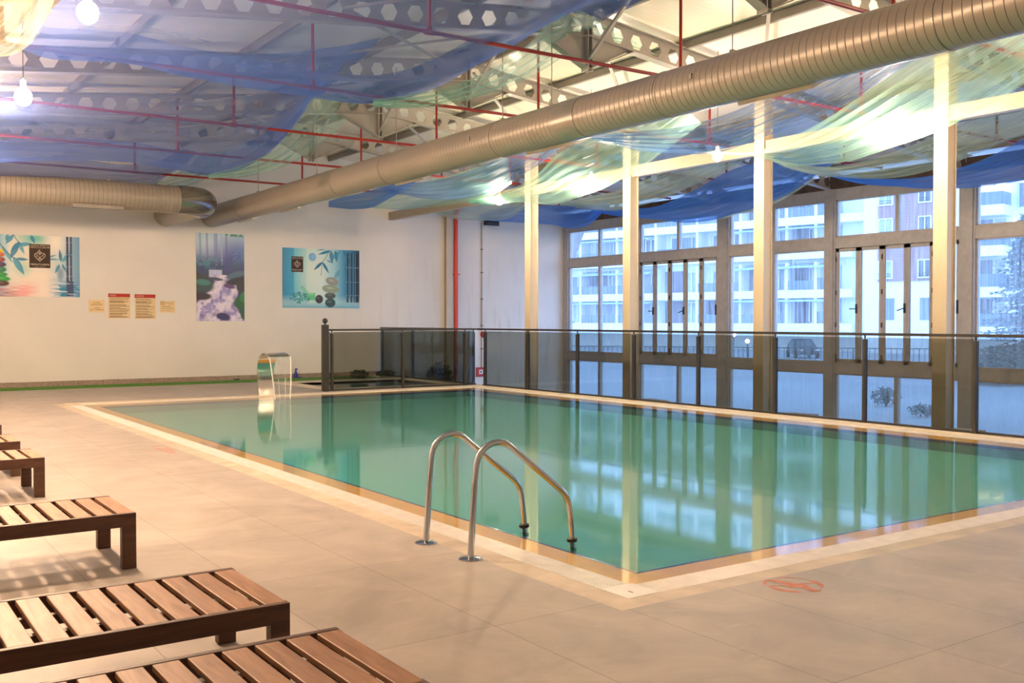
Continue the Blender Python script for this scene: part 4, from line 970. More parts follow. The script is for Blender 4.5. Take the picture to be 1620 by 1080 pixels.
spots = [(3.23, 'teak slatted sun lounger nearest the camera, cut by the bottom edge of the photo', 1.645),
         (4.39, 'teak slatted sun lounger second from the camera, dark side rail in full view', 1.625),
         (6.83, 'teak slatted sun lounger third from the camera, casting striped shadows on the deck', 1.60),
         (9.90, 'short visible end of a teak sun lounger, fourth from the camera', 1.59),
         (11.32, 'end of a teak sun lounger just behind the fourth one', 1.605),
         (13.15, 'farthest teak sun lounger, only a sliver at the left edge', 1.68)]
for i, (y, l, x) in enumerate(spots):
    o = protoL if i == 0 else copy_tree(protoL)
    o.location = (x, y, 0); tag(o, l, 'sun lounger', 'teak sun loungers along the left side of the deck')

# ================================================================== PICTURES AND NOTICES
def picture(key, label, x0, x1, z0, z1, img, tilt=0, extra=None):
    """printed board on the wall: img is an (h, w, 3) array, first row = top, linear rgb"""
    h, w, _ = img.shape
    t = NT('print_'+key); p = t.N('BsdfPrincipled'); at = t.N('Attribute'); at.attribute_name = 'ink'; t.L(at.outputs['Color'], p.inputs['Base Color']); p.inputs['Roughness'].default_value = .38; t.L(p.outputs[0], t.out.inputs[0])
    cx, cz = (x0+x1)/2, (z0+z1)/2
    o_ = thing('wall_picture', label, 'picture', (cx, YB, cz), group='printed boards on the end wall'); o_.rotation_euler = (0, tilt, 0)
    MB().box(x0-cx, x1-cx, -.02, 0, z0-cz, z1-cz).build('board', 'white_pl', o_)
    vs = [((x0-cx)+(x1-x0)*i/w, -.0205, (z1-cz)-(z1-z0)*j/h) for j in range(h+1) for i in range(w+1)]
    fs = [(j*(w+1)+i, (j+1)*(w+1)+i, (j+1)*(w+1)+i+1, j*(w+1)+i+1) for j in range(h) for i in range(w)]
    pr = MB().add(vs, fs).build('print', t.m, o_, recalc=False)
    ca = pr.data.color_attributes.new('ink', 'FLOAT_COLOR', 'CORNER')
    arr = np.ones((h*w, 4, 4), np.float32); arr[:, :, :3] = img.reshape(-1, 1, 3); ca.data.foreach_set('color', arr.ravel())
    if extra: extra(o_, lambda fx: (x0-cx)+(x1-x0)*fx, lambda fz: (z1-cz)-(z1-z0)*fz)
    return o_
def srgb(c): c = np.array(c, float)/255; return np.where(c <= .04045, c/12.92, ((c+.055)/1.055)**2.4)
class Cv:
    """small numpy painter in 0..1 coordinates, y down"""
    def __init__(s, w, h, asp, x0=0): s.w, s.h = w, h; s.X, s.Y = np.meshgrid((x0+(1-x0)*(np.arange(w)+.5)/w)*asp, (np.arange(h)+.5)/h); s.a = asp; s.I = np.ones((h, w, 3))
    def grad(s, stops, axis=0):
        c = s.X/s.a if axis == 0 else s.Y; xs = [p for p, _ in stops]; cs = np.array([srgb(q) for _, q in stops])
        for k in range(3): s.I[..., k] = np.interp(c, xs, cs[:, k])
    def mix(s, mask, col): 
        m = np.clip(mask, 0, 1)[..., None]; s.I = s.I*(1-m)+srgb(col)*m
    def blob(s, x, y, rx, ry, col, soft=1.0, rot=0, a=1):
        dx, dy = s.X-x*s.a, s.Y-y; c, q = math.cos(rot), math.sin(rot); u = (dx*c+dy*q)/rx; v = (-dx*q+dy*c)/ry
        s.mix(a*np.clip((1-np.sqrt(u*u+v*v))/soft*2, 0, 1), col)
    def leaf(s, x0, y0, x1, y1, w, col, a=1):
        ax, ay, bx, by = x0*s.a, y0, x1*s.a, y1; L = math.hypot(bx-ax, by-ay); ux, uy = (bx-ax)/L, (by-ay)/L
        t = ((s.X-ax)*ux+(s.Y-ay)*uy)/L; d = np.abs(-(s.X-ax)*uy+(s.Y-ay)*ux); hw = w*np.sin(np.pi*np.clip(t, 0, 1)**.75)
        m = np.clip((hw-d)/.006, 0, 1)*((t > 0) & (t < 1)); s.mix(m*a, col)
        s.mix(a*.5*np.clip((.35*hw-d)/.01, 0, 1)*((t > 0.05) & (t < .9)), [min(255, q+28) for q in col])
    def rect(s, x0, y0, x1, y1, col, a=1, e=.006):
        m = np.clip((s.X-x0*s.a)/e+.5,0,1)*np.clip((x1*s.a-s.X)/e+.5,0,1)*np.clip((s.Y-y0)/e+.5,0,1)*np.clip((y1-s.Y)/e+.5,0,1); s.mix(m*a, col)
    def stroke(s, pts, w, col, a=1):
        for (x0,y0),(x1,y1) in zip(pts[:-1], pts[1:]):
            ax, ay, bx, by = x0*s.a, y0, x1*s.a, y1; L2 = (bx-ax)**2+(by-ay)**2+1e-12
            t = np.clip(((s.X-ax)*(bx-ax)+(s.Y-ay)*(by-ay))/L2, 0, 1); d = np.hypot(s.X-ax-t*(bx-ax), s.Y-ay-t*(by-ay)); s.mix(a*np.clip((w-d)/.004+.5, 0, 1), col)
def noise2(w, h, sx, sy, seed):
    r = np.random.RandomState(seed); g = r.rand(sy+2, sx+2); yy, xx = np.meshgrid(np.linspace(0, sy, h), np.linspace(0, sx, w), indexing='ij')
    x0 = xx.astype(int); y0 = yy.astype(int); fx = xx-x0; fy = yy-y0; fx = fx*fx*(3-2*fx); fy = fy*fy*(3-2*fy)
    return g[y0,x0]*(1-fx)*(1-fy)+g[y0,x0+1]*fx*(1-fy)+g[y0+1,x0]*(1-fx)*fy+g[y0+1,x0+1]*fx*fy

def logo(par, cx, cz, w, h):
    """brown emblem plate: heart with a cross inside, lettering above and below"""
    y = -.0213
    MB().box(cx-w/2, cx+w/2, y, y+.0008, cz-h/2, cz+h/2).build('logo_plate', 'logo_brown', par)
    mb = MB(); yy = y-.0006
    def txt(s_, size, x, z, m='logo_cream', sp=1.0, maxw=None):
        vs, fs = text_mesh(s_, size, .0002, 'CENTER', sp)
        xs = [v[0] for v in vs]; k = 1
        if maxw: k = maxw/(max(xs)-min(xs)); 
        mb.add([(x+v[0]*k, yy-v[2], z+v[1]) for v in vs], fs)
    def line(pts, t):
        for a, b in zip(pts[:-1], pts[1:]): mb.bar((a[0], yy, a[1]), (b[0], yy, b[1]), .0004, t, up=(0,1,0)) if False else mb.bar((a[0], yy, a[1]), (b[0], yy, b[1]), t, .0006, up=(0,1,0))
    s = w
    txt('LUXURY MEDICAL', .075*s, cx, cz+h*.425, maxw=.92*w, sp=1.1)
    txt('HEALTH CLUB', .075*s, cx, cz+h*.36, maxw=.92*w, sp=1.1)
    line([(cx-.46*w, cz+h*.335), (cx+.46*w, cz+h*.335)], .006*s)
    hc = cz-h*.02; R = .27*s; pts = []
    for k in range(41):
        a = 2*PI*k/40; hx = 16*math.sin(a)**3/17; hz = (13*math.cos(a)-5*math.cos(2*a)-2*math.cos(3*a)-math.cos(4*a))/17
        pts.append((cx+R*hx, hc+R*hz*.95))
    line(pts, .022*s)
    line([(cx-R*.72, hc+R*.5), (cx+R*.42, hc-R*.62)], .018*s); line([(cx+R*.72, hc+R*.5), (cx-R*.42, hc-R*.62)], .018*s)
    txt('M', .09*s, cx-R*.55, hc-R*.10); txt('C', .09*s, cx+R*.55, hc-R*.10); txt('H', .09*s, cx, hc-R*.55)
    t0 = hc+R*.42                                           # the figure 4 on top of the heart
    line([(cx+.0*s, t0), (cx, t0+.24*s), (cx-.115*s, t0+.115*s), (cx+.10*s, t0+.115*s)], .016*s); line([(cx+.05*s, t0+.09*s), (cx+.05*s, t0+.14*s)], .012*s)
    txt('MEDICUSSPA', .125*s, cx, cz-h*.39, maxw=.90*w)
    txt('VADI SUITES', .045*s, cx, cz-h*.465, maxw=.5*w, sp=1.2)
    mb.build('logo_print', 'logo_cream', par)

# --- picture 1: coloured stones, bamboo and pink water
def img1():
    c = Cv(240, 140, 1.19, -.44)
    c.grad([(0,(150,200,225)),(.12,(225,232,225)),(.3,(244,236,222)),(.55,(246,234,222)),(.75,(205,224,232)),(.9,(150,185,215)),(1,(120,165,205))])
    n = noise2(240,140,10,6,3); c.mix(.25*n*(c.Y < .6), (140,205,205))
    c.blob(.42,.05,.30,.16,(120,205,195),1.6); c.blob(.28,.55,.16,.18,(150,215,200),1.6,a=.6); c.blob(.70,.10,.22,.30,(250,245,235),1.8)
    ripple = noise2(240,140,14,60,5)
    c.mix(np.clip((c.Y-.68)*4,0,.8)*np.clip((.50-c.X/c.a)*6,0,1)*(ripple), (240,120,140)); c.mix(np.clip((c.Y-.66)*5,0,1)*np.clip((c.X/c.a-.58)*6,0,1)*(ripple > .45), (50,140,185))
    c.mix(np.clip((c.Y-.8)*5,0,1)*np.clip((.25-c.X/c.a)*6,0,1)*ripple, (140,70,70))
    blues = [(60,150,190),(45,130,175),(85,170,200)]
    for i,(a,b,d,e,w) in enumerate([(.17,.0,.06,.17,.035),(.22,.13,.12,.40,.05),(.22,.10,.30,.32,.035),(.23,.16,.40,.14,.035),(.25,.12,.13,.27,.04),(.02,.18,.16,.48,.03),(.16,.36,.30,.66,.05),(.19,.39,.36,.40,.028),(.16,.38,.23,.55,.03),(.1,.0,.07,.12,.03),(.38,.0,.43,.14,.03),(.56,.38,.76,.38,.02),(.57,.36,.72,.30,.016),(.76,.42,.74,.20,.028),(.77,.42,.92,.22,.035),(.74,.46,.68,.62,.03),(.77,.45,.83,.60,.02)]):
        c.leaf(a,b,d,e,w,blues[i%3],.92)
    c.stroke([(0,.15),(.05,.25),(.16,.38)],.006,(50,110,140)); c.stroke([(.17,0),(.19,.06),(.23,.12)],.005,(40,90,110))
    c.blob(.75,.62,.07,.14,(70,120,170),1.2,a=.6)
    for x,w in ((.842,.030),(.888,.026)):
        c.rect(x-w/2/1.0,0,x+w/2,.74,(58,66,98)); c.rect(x-w/2+.004,0,x-w/2+.012,.74,(95,105,140),.6)
        for yv in (.10,.30,.50,.66): c.stroke([(x-w/2,yv+.0),(x+w/2,yv-.008)],.004,(150,160,185))
    c.mix((np.abs(c.X/c.a-.87) < .045)*(c.Y > .72)*(ripple > .38)*.9, (60,70,110))
    for (x,y,rx,ry,col) in [(.005,.27,.05,.035,(225,190,60)),(.01,.33,.06,.04,(190,95,60)),(.01,.41,.07,.045,(150,75,75)),(.0,.49,.10,.05,(75,55,95)),(.01,.57,.09,.05,(40,130,95)),(.0,.65,.12,.045,(30,150,75)),(.02,.72,.14,.05,(45,165,70)),(.02,.79,.12,.05,(80,60,60))]:
        c.blob(x,y,rx,ry,col,.5); c.blob(x-.01,y-.01,rx*.5,ry*.4,[min(255,q+60) for q in col],1.5,a=.5)
    return c.I
def ex1(par, X, Z): logo(par, X((.49+.44)/1.44), Z(.335), .45, .55)
picture('bamboo_reflection', 'wide spa picture at the left edge with bamboo leaves, pink water and brown logo', 2.595, 5.034, 2.105, 3.525, img1(), extra=ex1)
# --- picture 2: forest stream
def img2():
    w,h = 120,216; c = Cv(w,h,.555)
    c.grad([(0,(175,205,225)),(.12,(135,165,210)),(.25,(75,95,175)),(.38,(45,60,125)),(.5,(40,55,90)),(1,(60,60,120))],1)
    n = noise2(w,h,16,28,11); n2 = noise2(w,h,40,70,12)
    c.blob(.25,.08,.35,.30,(205,225,235),2,a=.8); c.blob(.75,.25,.30,.25,(70,75,165),2,a=.7)
    for x,ww,col in ((.08,.012,(90,130,150)),(.22,.012,(80,100,150)),(.40,.022,(95,120,180)),(.52,.010,(160,180,215)),(.62,.01,(70,80,150))): c.stroke([(x,0),(x+.01,.35)],ww,col,.6)
    c.mix((np.clip(1-np.abs(c.Y-.36)/.12,0,1))*(n2 > .45)*.8, (30,75,95)); c.mix((c.X/c.a < .4)*np.clip(1-np.abs(c.Y-.33)/.1,0,1)*(n > .5)*.7, (60,140,165))
    c.mix((c.X/c.a > .75)*np.clip(1-np.abs(c.Y-.25)/.12,0,1)*(n2 > .5)*.6, (70,150,180))
    c.rect(.26,.415,.53,.50,(205,215,245),.9); 
    for k in range(6): c.stroke([(.28+.045*k,.42),(.28+.045*k,.50)],.003,(120,130,190),.7)
    st = noise2(w,h,9,26,15); st2 = noise2(w,h,22,30,17)
    u = c.X/c.a; v = c.Y
    left = np.interp(v,[.45,.55,.65,.78,1],[.3,.36,.25,0,-.2]); right = np.interp(v,[.45,.6,.75,.9,1],[.6,.9,.86,.9,1.1])
    m = np.clip((u-left)/.06,0,1)*np.clip((right-u)/.06,0,1)*(v > .47)
    c.mix(m, (215,208,238)); fl = np.sin(13*u+17*v+4*st)*.5+.5; fl2 = np.sin(31*u-9*v+6*st2)*.5+.5; c.mix(m*np.clip(fl*1.5-.75,0,1)*.85, (105,100,190)); c.mix(m*np.clip(fl2*1.2-.75,0,1)*.7, (95,85,170)); c.mix(m*np.clip((st2-.72)*5,0,1)*.6, (70,60,130)); c.mix(m*np.clip(.5-fl,0,1)*.9, (246,243,252))
    for (x,y,rx,ry,col,r) in [(.06,.50,.12,.045,(40,55,60),.1),(.10,.60,.17,.085,(45,75,80),.1),(.14,.56,.10,.04,(55,125,120),.1),(.10,.72,.14,.05,(50,40,60),0),(.40,.52,.10,.02,(55,65,95),.1),(.82,.47,.14,.045,(70,105,130),-.3),(.85,.54,.17,.05,(35,40,60),-.2),(.96,.60,.09,.09,(45,50,60),0),(.68,.60,.08,.03,(90,70,120),.2),(.93,.80,.11,.09,(35,95,60),.5),(1.0,.72,.06,.08,(30,130,75),.3),(.99,.92,.05,.08,(40,90,70),0),(.55,.95,.10,.05,(60,55,110),.2)]:
        c.blob(x,y,rx,ry,col,.6,r)
    c.mix((c.Y < .03)*(u > .6)*(n > .4)*.9, (40,130,80))
    return c.I
picture('forest_stream', 'tall narrow picture of a violet blue forest stream, in the middle of the end wall', 7.795, 9.043, 1.54, 3.78, img2())
# --- picture 3: stacked stones and bamboo
def img3():
    w,h = 240,170; c = Cv(w,h,1.41)
    c.grad([(0,(30,140,185)),(.14,(50,165,205)),(.15,(110,200,215)),(.30,(165,220,215)),(.31,(200,232,220)),(.5,(215,238,228)),(.66,(165,215,220)),(.8,(60,150,190)),(1,(25,70,95))])
    c.blob(.38,.40,.35,.55,(235,242,230),1.9,a=.5)
    c.mix(np.clip((c.Y-.78)*6,0,1)*.85, (185,225,225)); c.mix(np.clip((c.Y-.9)*8,0,1)*.9,(60,165,195))
    c.blob(.38,.14,.08,.08,(120,185,225),.6); c.blob(.39,.13,.05,.04,(160,210,235),1.5,a=.6)
    for i,(a,b,d,e,ww,al) in enumerate([(.62,.02,.44,.10,.026,1),(.55,.0,.42,.03,.015,.8),(.51,.22,.39,.37,.028,1),(.51,.22,.60,.42,.028,1),(.56,.18,.66,.24,.018,.8),(.62,.02,.64,.25,.04,.8),(.68,.02,.70,.22,.04,.9),(.75,.02,.60,.20,.03,.7),(.83,.03,.97,.42,.05,1),(.78,.02,.90,.16,.04,.9),(.74,.35,.65,.52,.04,.5),(.86,.12,.80,.42,.04,.4)]):
        c.leaf(a,b,d,e,ww,[(30,130,170),(50,150,185),(25,110,150)][i%3],al)
    c.stroke([(.60,.03),(.55,.15),(.51,.22),(.49,.45)],.004,(60,90,100))
    for x,ww in ((.838,.028),(.888,.026),(.925,.018),(.965,.05)):
        c.rect(x-ww/2,.05,x+ww/2,.90,(38,48,62)); c.rect(x-ww/2+.003,.05,x-ww/2+.009,.9,(140,170,185),.7)
        for yv in (.30,.55,.78): c.stroke([(x-ww/2,yv),(x+ww/2,yv)],.004,(150,180,190),.8)
    for (x,y,rx,ry,col,r) in [(.61,.91,.105,.085,(50,80,75),0),(.61,.79,.11,.06,(80,90,80),0),(.615,.675,.17,.075,(150,165,140),.1),(.635,.545,.13,.075,(150,155,140),.25),(.465,.85,.078,.08,(55,55,60),0)]:
        c.blob(x,y,rx,ry,col,.35,r); c.blob(x-.01,y-.018,rx*.6,ry*.4,[min(255,q+45) for q in col],1.5,r,a=.7)
    c.rect(.27,.745,.415,.87,(80,200,130),.9); c.rect(.28,.75,.40,.78,(150,225,175),.8)
    c.stroke([(.30,.75),(.26,.69),(.235,.66),(.245,.64),(.27,.66),(.32,.74)],.006,(70,190,120))
    n = noise2(w,h,60,44,9); c.mix((n > .5)*(((c.X/c.a-.22)/.13)**2+((c.Y-.83)/.10)**2 < 1)*.9, (40,130,160)); n = noise2(w,h,50,40,19); c.mix((n > .6)*(((c.X/c.a-.20)/.11)**2+((c.Y-.82)/.08)**2 < 1)*.9, (90,180,165))
    return c.I
def ex3(par, X, Z): logo(par, X(.188), Z(.27), .335, .42)
picture('stacked_stones', 'turquoise picture of stacked pebbles and bamboo, nearest the glass fence', 10.08, 12.335, 1.893, 3.497, img3(), extra=ex3)

def notice(label, x0, x1, z0, z1, kind):
    cx, cz = (x0+x1)/2, (z0+z1)/2; w, h = x1-x0, z1-z0
    o = thing('wall_notice', label, 'notice', (cx, YB, cz), group='paper notices on the end wall')
    MB().box(-w/2, w/2, -.006, 0, -h/2, h/2).build('sheet', 'paper', o)
    pr = MB(); y = -.0066
    def txt(s_, size, x, z, al='LEFT', maxw=None, mb=pr):
        vs, fs = text_mesh(s_, size, .0002, al); xs = [v[0] for v in vs]; k = min(1, maxw/(max(xs)-min(xs))) if maxw else 1
        mb.add([(x+v[0]*k, y-v[2], z+v[1]) for v in vs], fs)
    if kind in ('pool', 'havuz'):
        MB().box(-w/2, w/2, -.0068, -.006, h/2-.088, h/2).build('header', 'red_ink', o)
        hd = MB(); y = -.0074; txt('POOL' if kind == 'pool' else 'HAVUZ', .055, -w/2+.035, h/2-.062, mb=hd); hd.build('title', 'logo_cream', o); y = -.0066
        rnd = random.Random(kind); z = h/2-.115; blocks = [1,1,0,4,0,0,1,2,0,1,2,0,1,1,0,3,0,3,0,2]
        for b in blocks:
            if b == 0: z -= .012; continue
            for q in range(b):
                if z < -h/2+.02: break
                ln = w*rnd.uniform(.45,.9); x = -w/2+.03
                while x < -w/2+.03+ln:
                    wl_ = rnd.uniform(.015,.045); pr.box(x, min(x+wl_, w/2-.02), y, y+.0004, z-.0055, z+.0045); x += wl_+.006
                z -= .0165
            z -= .006
    elif kind == 'left':
        txt('LÜTFEN', .045, 0, .065, 'CENTER'); txt('DALMAYINIZ', .045, 0, .02, 'CENTER', .27)
        txt('PLEASE', .042, 0, -.055, 'CENTER'); txt('NOT SUBMERGE', .042, 0, -.10, 'CENTER', .32)
    else:
        pts = [(-.125+.045*math.cos(2*PI*k/24), .085+.045*math.sin(2*PI*k/24)) for k in range(25)]
        for a, b in list(zip(pts[:-1], pts[1:]))+[((-.155,.115),(-.095,.055)),((-.095,.115),(-.155,.055))]: pr.bar((a[0],y,a[1]),(b[0],y,b[1]),.006,.0006,up=(0,1,0))
        txt('MEDICUS SPA', .032, -.06, .08, 'LEFT', .20); txt('VADI SUITES', .02, .02, .045, 'LEFT', .12)
        txt('LÜTFEN BONE', .034, -.155, -.01, 'LEFT', .26); txt('KULLANINIZ PLEASE', .034, -.155, -.055, 'LEFT', .32); txt('WEAR A SWIMMING CAP', .022, -.155, -.105, 'LEFT', .30)
    pr.build('lettering', 'ink', o)
notice('small cream notice left of the two red headed rule sheets', 5.235, 5.59, 1.748, 2.048, 'left')
notice('left one of the two cream rule sheets with a red heading', 5.678, 6.184, 1.608, 2.206, 'pool')
notice('right one of the two cream rule sheets with a red heading', 6.292, 6.788, 1.592, 2.196, 'havuz')
notice('small cream notice with a round crossed emblem, right of the rule sheets', 6.895, 7.268, 1.752, 2.044, 'right')

# ================================================================== SMALL WALL FITTINGS
c = thing('wall_conduit', 'thin grey electrical conduit running down the end wall to the red call point', 'conduit', (16.40, YB-.02, .1))
MB().tube([(0,0,0),(0,0,4.4)], .018, 8).build('tube', 'concrete', c, smooth=True)
b = MB()
for z in (.6,1.3,2.1,2.9,3.6): b.box(-.035,.035,-.02,.02,z-.012,z+.012)
b.build('clip', 'frame_edge', c)
b = thing('alarm_bell', 'round dark red alarm bell on the end wall behind the fence gap', 'alarm bell', (16.45, YB, 1.13))
MB().tube([(0,0,0),(0,-.03,0),(0,-.06,0),(0,-.075,0)], [.09,.10,.085,.03], 24).build('gong', 'red_pipe', b, smooth=True)
MB().box(-.05,.05,-.02,0,-.05,.05).build('back_plate', 'black', b)
b = thing('fire_call_point', 'square red fire call point low on the end wall', 'call point', (16.34, YB, .0))
MB().box(-.14,.14,-.05,0,-.14,.14).build('housing', mat('dusty_red_plastic', (.50,.05,.05), .5), b, bevel=.01)
MB().box(-.055,.075,-.054,-.05,-.06,.07).build('glass_window', 'white_pl', b)
MB().box(-.02,.03,-.056,-.054,-.02,.03).build('button', 'black', b)
b = thing('emergency_light', 'black box shaped light high on the end wall under the pale drape', 'light fitting', (16.72, YB, 4.5))
MB().box(-.24,.24,-.14,0,-.07,.07).build('housing', 'black', b, bevel=.01)
MB().box(-.2,.2,-.15,-.14,-.045,.0).build('lens', mat('grey_lens', (.12,.12,.12), .2), b)
b = thing('spray_bottle', 'small blue plastic bottle lying by the end wall right of the fountain', 'bottle', (10.45, 25.28, 0))
MB().lathe([(.05,0),(.055,.02),(.055,.12),(.03,.17),(.02,.2),(.02,.24)], (-.04,0,0), 12).build('body', 'blue_plastic', b, smooth=True)
MB().box(-.06,.10,-.02,.02,.0,.04).box(-.06,-.0,-.015,.015,.24,.27).build('trigger', 'blue_plastic', b)
tag(MB().box(8.72,8.85,25.22,25.3,.0,.05).build('drain_box', 'black'), 'tiny black box on the skirting behind the fountain', 'box')

def bush(name, label, c, rx, ry, rz_, n, m, leaf=.06, stems=8, cat='plant'):
    t = thing(name, label, cat, c)
    rnd = random.Random(label); s = MB()
    for k in range(stems):
        a = rnd.uniform(0, 6.28); r = rnd.uniform(.2,.8); s.tube([(0,0,0),(rx*r*.4*math.cos(a), ry*r*.4*math.sin(a), rz_*.9),(rx*r*math.cos(a), ry*r*math.sin(a), rz_*1.6)], [.02,.012,.005], 6)
    s.build('stem', 'twig', t)
    f = MB()
    for k in range(n):
        a = rnd.uniform(0, 6.28); ph = math.acos(rnd.uniform(-.9,1)); r = rnd.uniform(.55,1)
        p = Vector((rx*r*math.cos(a)*math.sin(ph), ry*r*math.sin(a)*math.sin(ph), rz_+rz_*r*math.cos(ph)))
        d = Vector((rnd.gauss(0,1),rnd.gauss(0,1),rnd.gauss(0,.6))).normalized(); q = d.cross(Vector((rnd.gauss(0,1),rnd.gauss(0,1),rnd.gauss(0,1)))).normalized()
        l = leaf*rnd.uniform(.6,1.4); f.add([p-d*l, p+q*l*.4, p+d*l, p-q*l*.4], [(0,1,2,3)])
    f.build('foliage', m, t, recalc=False)
    return t
bush('potted_shrub', 'dark bushy plant behind the corner of the glass fences', (14.55, 24.75, ZL), .42, .42, .72, 1500, 'leaf_dark', .06)
bush('shrub', 'low dark plant on the kerb of the small pool', (11.75, 24.2, .0), .25, .2, .12, 260, 'leaf_dark', .05, 5)
bush('shrub', 'small dark plant by the end wall, seen through two layers of glass', (12.7, 24.5, .0), .3, .2, .1, 260, 'leaf_dark', .05, 5)

# ================================================================== FLOOR MARKS
def flat(mb, z=.0012): return mb
mk = MB(); cx, cy, R = 4.67, 3.86, .175
def arc(a0, a1, r0, r1, n=20):
    v = []; 
    for k in range(n+1):
        a = math.radians(a0+(a1-a0)*k/n); w_ = math.sin(PI*k/n)**.5
        for r in (r0+(r1-r0)*(1-w_)*.5, r1-(r1-r0)*(1-w_)*.5): v.append((cx+r*math.cos(a), cy+r*math.sin(a), .0012))
    mk.add(v, [(2*k,2*k+1,2*k+3,2*k+2) for k in range(n)])
for a0, a1, q in ((95,150,.02),(160,238,.042),(250,290,.02),(300,372,.035),(20,85,.016)): arc(a0, a1, R-q, R)
def flatbar(a, b, w, z):
    d = Vector((b[0]-a[0], b[1]-a[1], 0)).normalized()*w/2; n_ = Vector((-d.y, d.x, 0))
    mk.add([(cx+a[0]-n_.x, cy+a[1]-n_.y, z), (cx+b[0]-n_.x, cy+b[1]-n_.y, z), (cx+b[0]+n_.x, cy+b[1]+n_.y, z), (cx+a[0]+n_.x, cy+a[1]+n_.y, z)], [(0,1,2,3)])
flatbar((-.15,.06), (.16,-.05), .016, .0013); flatbar((-.03,.15), (.02,-.02), .05, .0014); flatbar((.02,0), (0,-.15), .055, .0015); flatbar((-.06,0), (.06,-.04), .07, .0016)
tag(mk.build('floor_marking', 'floor_red', recalc=False), 'faded red round no diving sign painted on the deck at the near right', 'floor marking')
vs, fs = text_mesh('1.20m', .30, .0003)
mk = MB().add([(3.30+v[1]*.75, 12.25-v[0]*1.15, .0014+v[2]) for v in vs], fs)
tag(mk.build('floor_marking', 'floor_red', recalc=False), 'faded red depth number painted on the deck beside the left edge of the pool', 'floor marking')

# ================================================================== OUTSIDE
struct(MB().box(XR+.25, 160, -60, 150, -1.3, -1.02).build('ground', 'snow'), 'wet pale ground outside the windows')
# apartment block, own frame: s runs to the right along the front, t towards the camera
F0 = Vector((66.86, 57.14, 0)); ds = Vector((.2192, -.9757, 0)); dt = Vector((-.9757, -.2192, 0))
def fx(s, t, z): return tuple(F0+ds*s+dt*t+Vector((0,0,z)))
def fbox(mb, s0, s1, t0, t1, z0, z1, m=None):
    v = [fx(s0,t0,z0),fx(s1,t0,z0),fx(s1,t1,z0),fx(s0,t1,z0),fx(s0,t0,z1),fx(s1,t0,z1),fx(s1,t1,z1),fx(s0,t1,z1)]
    return mb.add(v, [(0,3,2,1),(4,5,6,7),(0,1,5,4),(1,2,6,5),(2,3,7,6),(3,0,4,7)], m)
bl = (tuple(F0+Vector((0,0,-1.02))))
def part(root, name, m, boxes, par=None):
    mb = MB()
    for b in boxes: fbox(mb, *b)
    o = mb.build(name, m, None, loc=bl); o.parent = par or root; o.location = (0,0,0); return o
A = thing('apartment_building', 'long white apartment building with glazed balconies seen through the left and middle windows', 'building', bl)
part(A, 'wall', 'facade', [(-46, 7.6, -10, -1.5, -1.02, 22)])
lev = [.95, 3.75, 7.0, 9.85, 12.85, 15.8]     # centre of each white balcony band
rnd = random.Random(5)
cols = [-44,-39.5,-35,-30.5,-26,-21.5,-17,-12.5,-8,-3.6,.8,3.4,5.2]
for li, z in enumerate(lev):
    part(A, 'balcony', 'facade', [(-46, 7.6 if z > 9 else 6.6, -1.6, .1, z-.32, z+.36)])
    for ci in range(len(cols)-1):
        s0, s1 = cols[ci], cols[ci+1]; kind = rnd.random()
        part(A, 'pillar', 'facade', [(s0-.12, s0+.12, -1.6, .0, z+.36, z+2.65)])
        if s0 > 3: 
            r_ = part(A, 'balcony_glazing', 'glass_balc', [(s0+.15, s1-.05, -.2, -.1, z+.36, z+1.35)]); part(A, 'window', 'curtain', [(s0+.3, s1-.2, -1.5, -1.4, z+.5, z+2.4)])
            continue
        if kind < .45: part(A, 'wall_panel', 'facade_grey', [(s0+.12, s0+(s1-s0)*.55, -1.5, -1.42, z+.36, z+2.4)])
        w_ = part(A, 'window', rnd.choice(['glass_out','curtain','glass_balc','curtain']), [(s0+(s1-s0)*(.55 if kind < .45 else .2), s1-.25, -1.5, -1.38, z+.5, z+2.3)])
        ww = s1-.25-(s0+(s1-s0)*(.55 if kind < .45 else .2)); sa = s0+(s1-s0)*(.55 if kind < .45 else .2)
        part(A, 'window_bar', 'facade', [(sa+ww*q-.05, sa+ww*q+.05, -1.38, -1.30, z+.5, z+2.3) for q in (0,.34,.67,1)]+[(sa, s1-.25, -1.38, -1.3, z+2.22, z+2.34)], w_)
        if kind > .3: part(A, 'railing', 'glass_balc', [(s0+.12, s1-.12, -.05, .0, z+.36, z+1.15)])
    if li in (0,1,2,3): 
        for s0, s1 in ((-21.5,-13),(-4.4,4.6)):
            mb = MB(); zz = z+2.55
            v = [fx(s0,-1.4,zz+.12),fx(s1,-1.4,zz+.12),fx(s1,.55,zz-.32),fx(s0,.55,zz-.32)]; w2 = [(a,b,c-.05) for a,b,c in v]
            mb.add(v+w2, [(0,1,2,3),(7,6,5,4),(0,4,5,1),(1,5,6,2),(2,6,7,3),(3,7,4,0)])
            o = mb.build('awning', 'awning', None, loc=bl); o.parent = A; o.location = (0,0,0)
Bd = thing('apartment_building', 'brick red and white apartment building with black railed windows seen through the right hand windows', 'building', bl)
part(Bd, 'wall', 'facade', [(7.6, 15.6, -10, .3, -1.02, 22), (15.6, 30, -10, -1.0, -1.02, 22)])
part(Bd, 'cladding', 'siding', [(8.8, 13.9, .3, .42, 4.6, 22)])
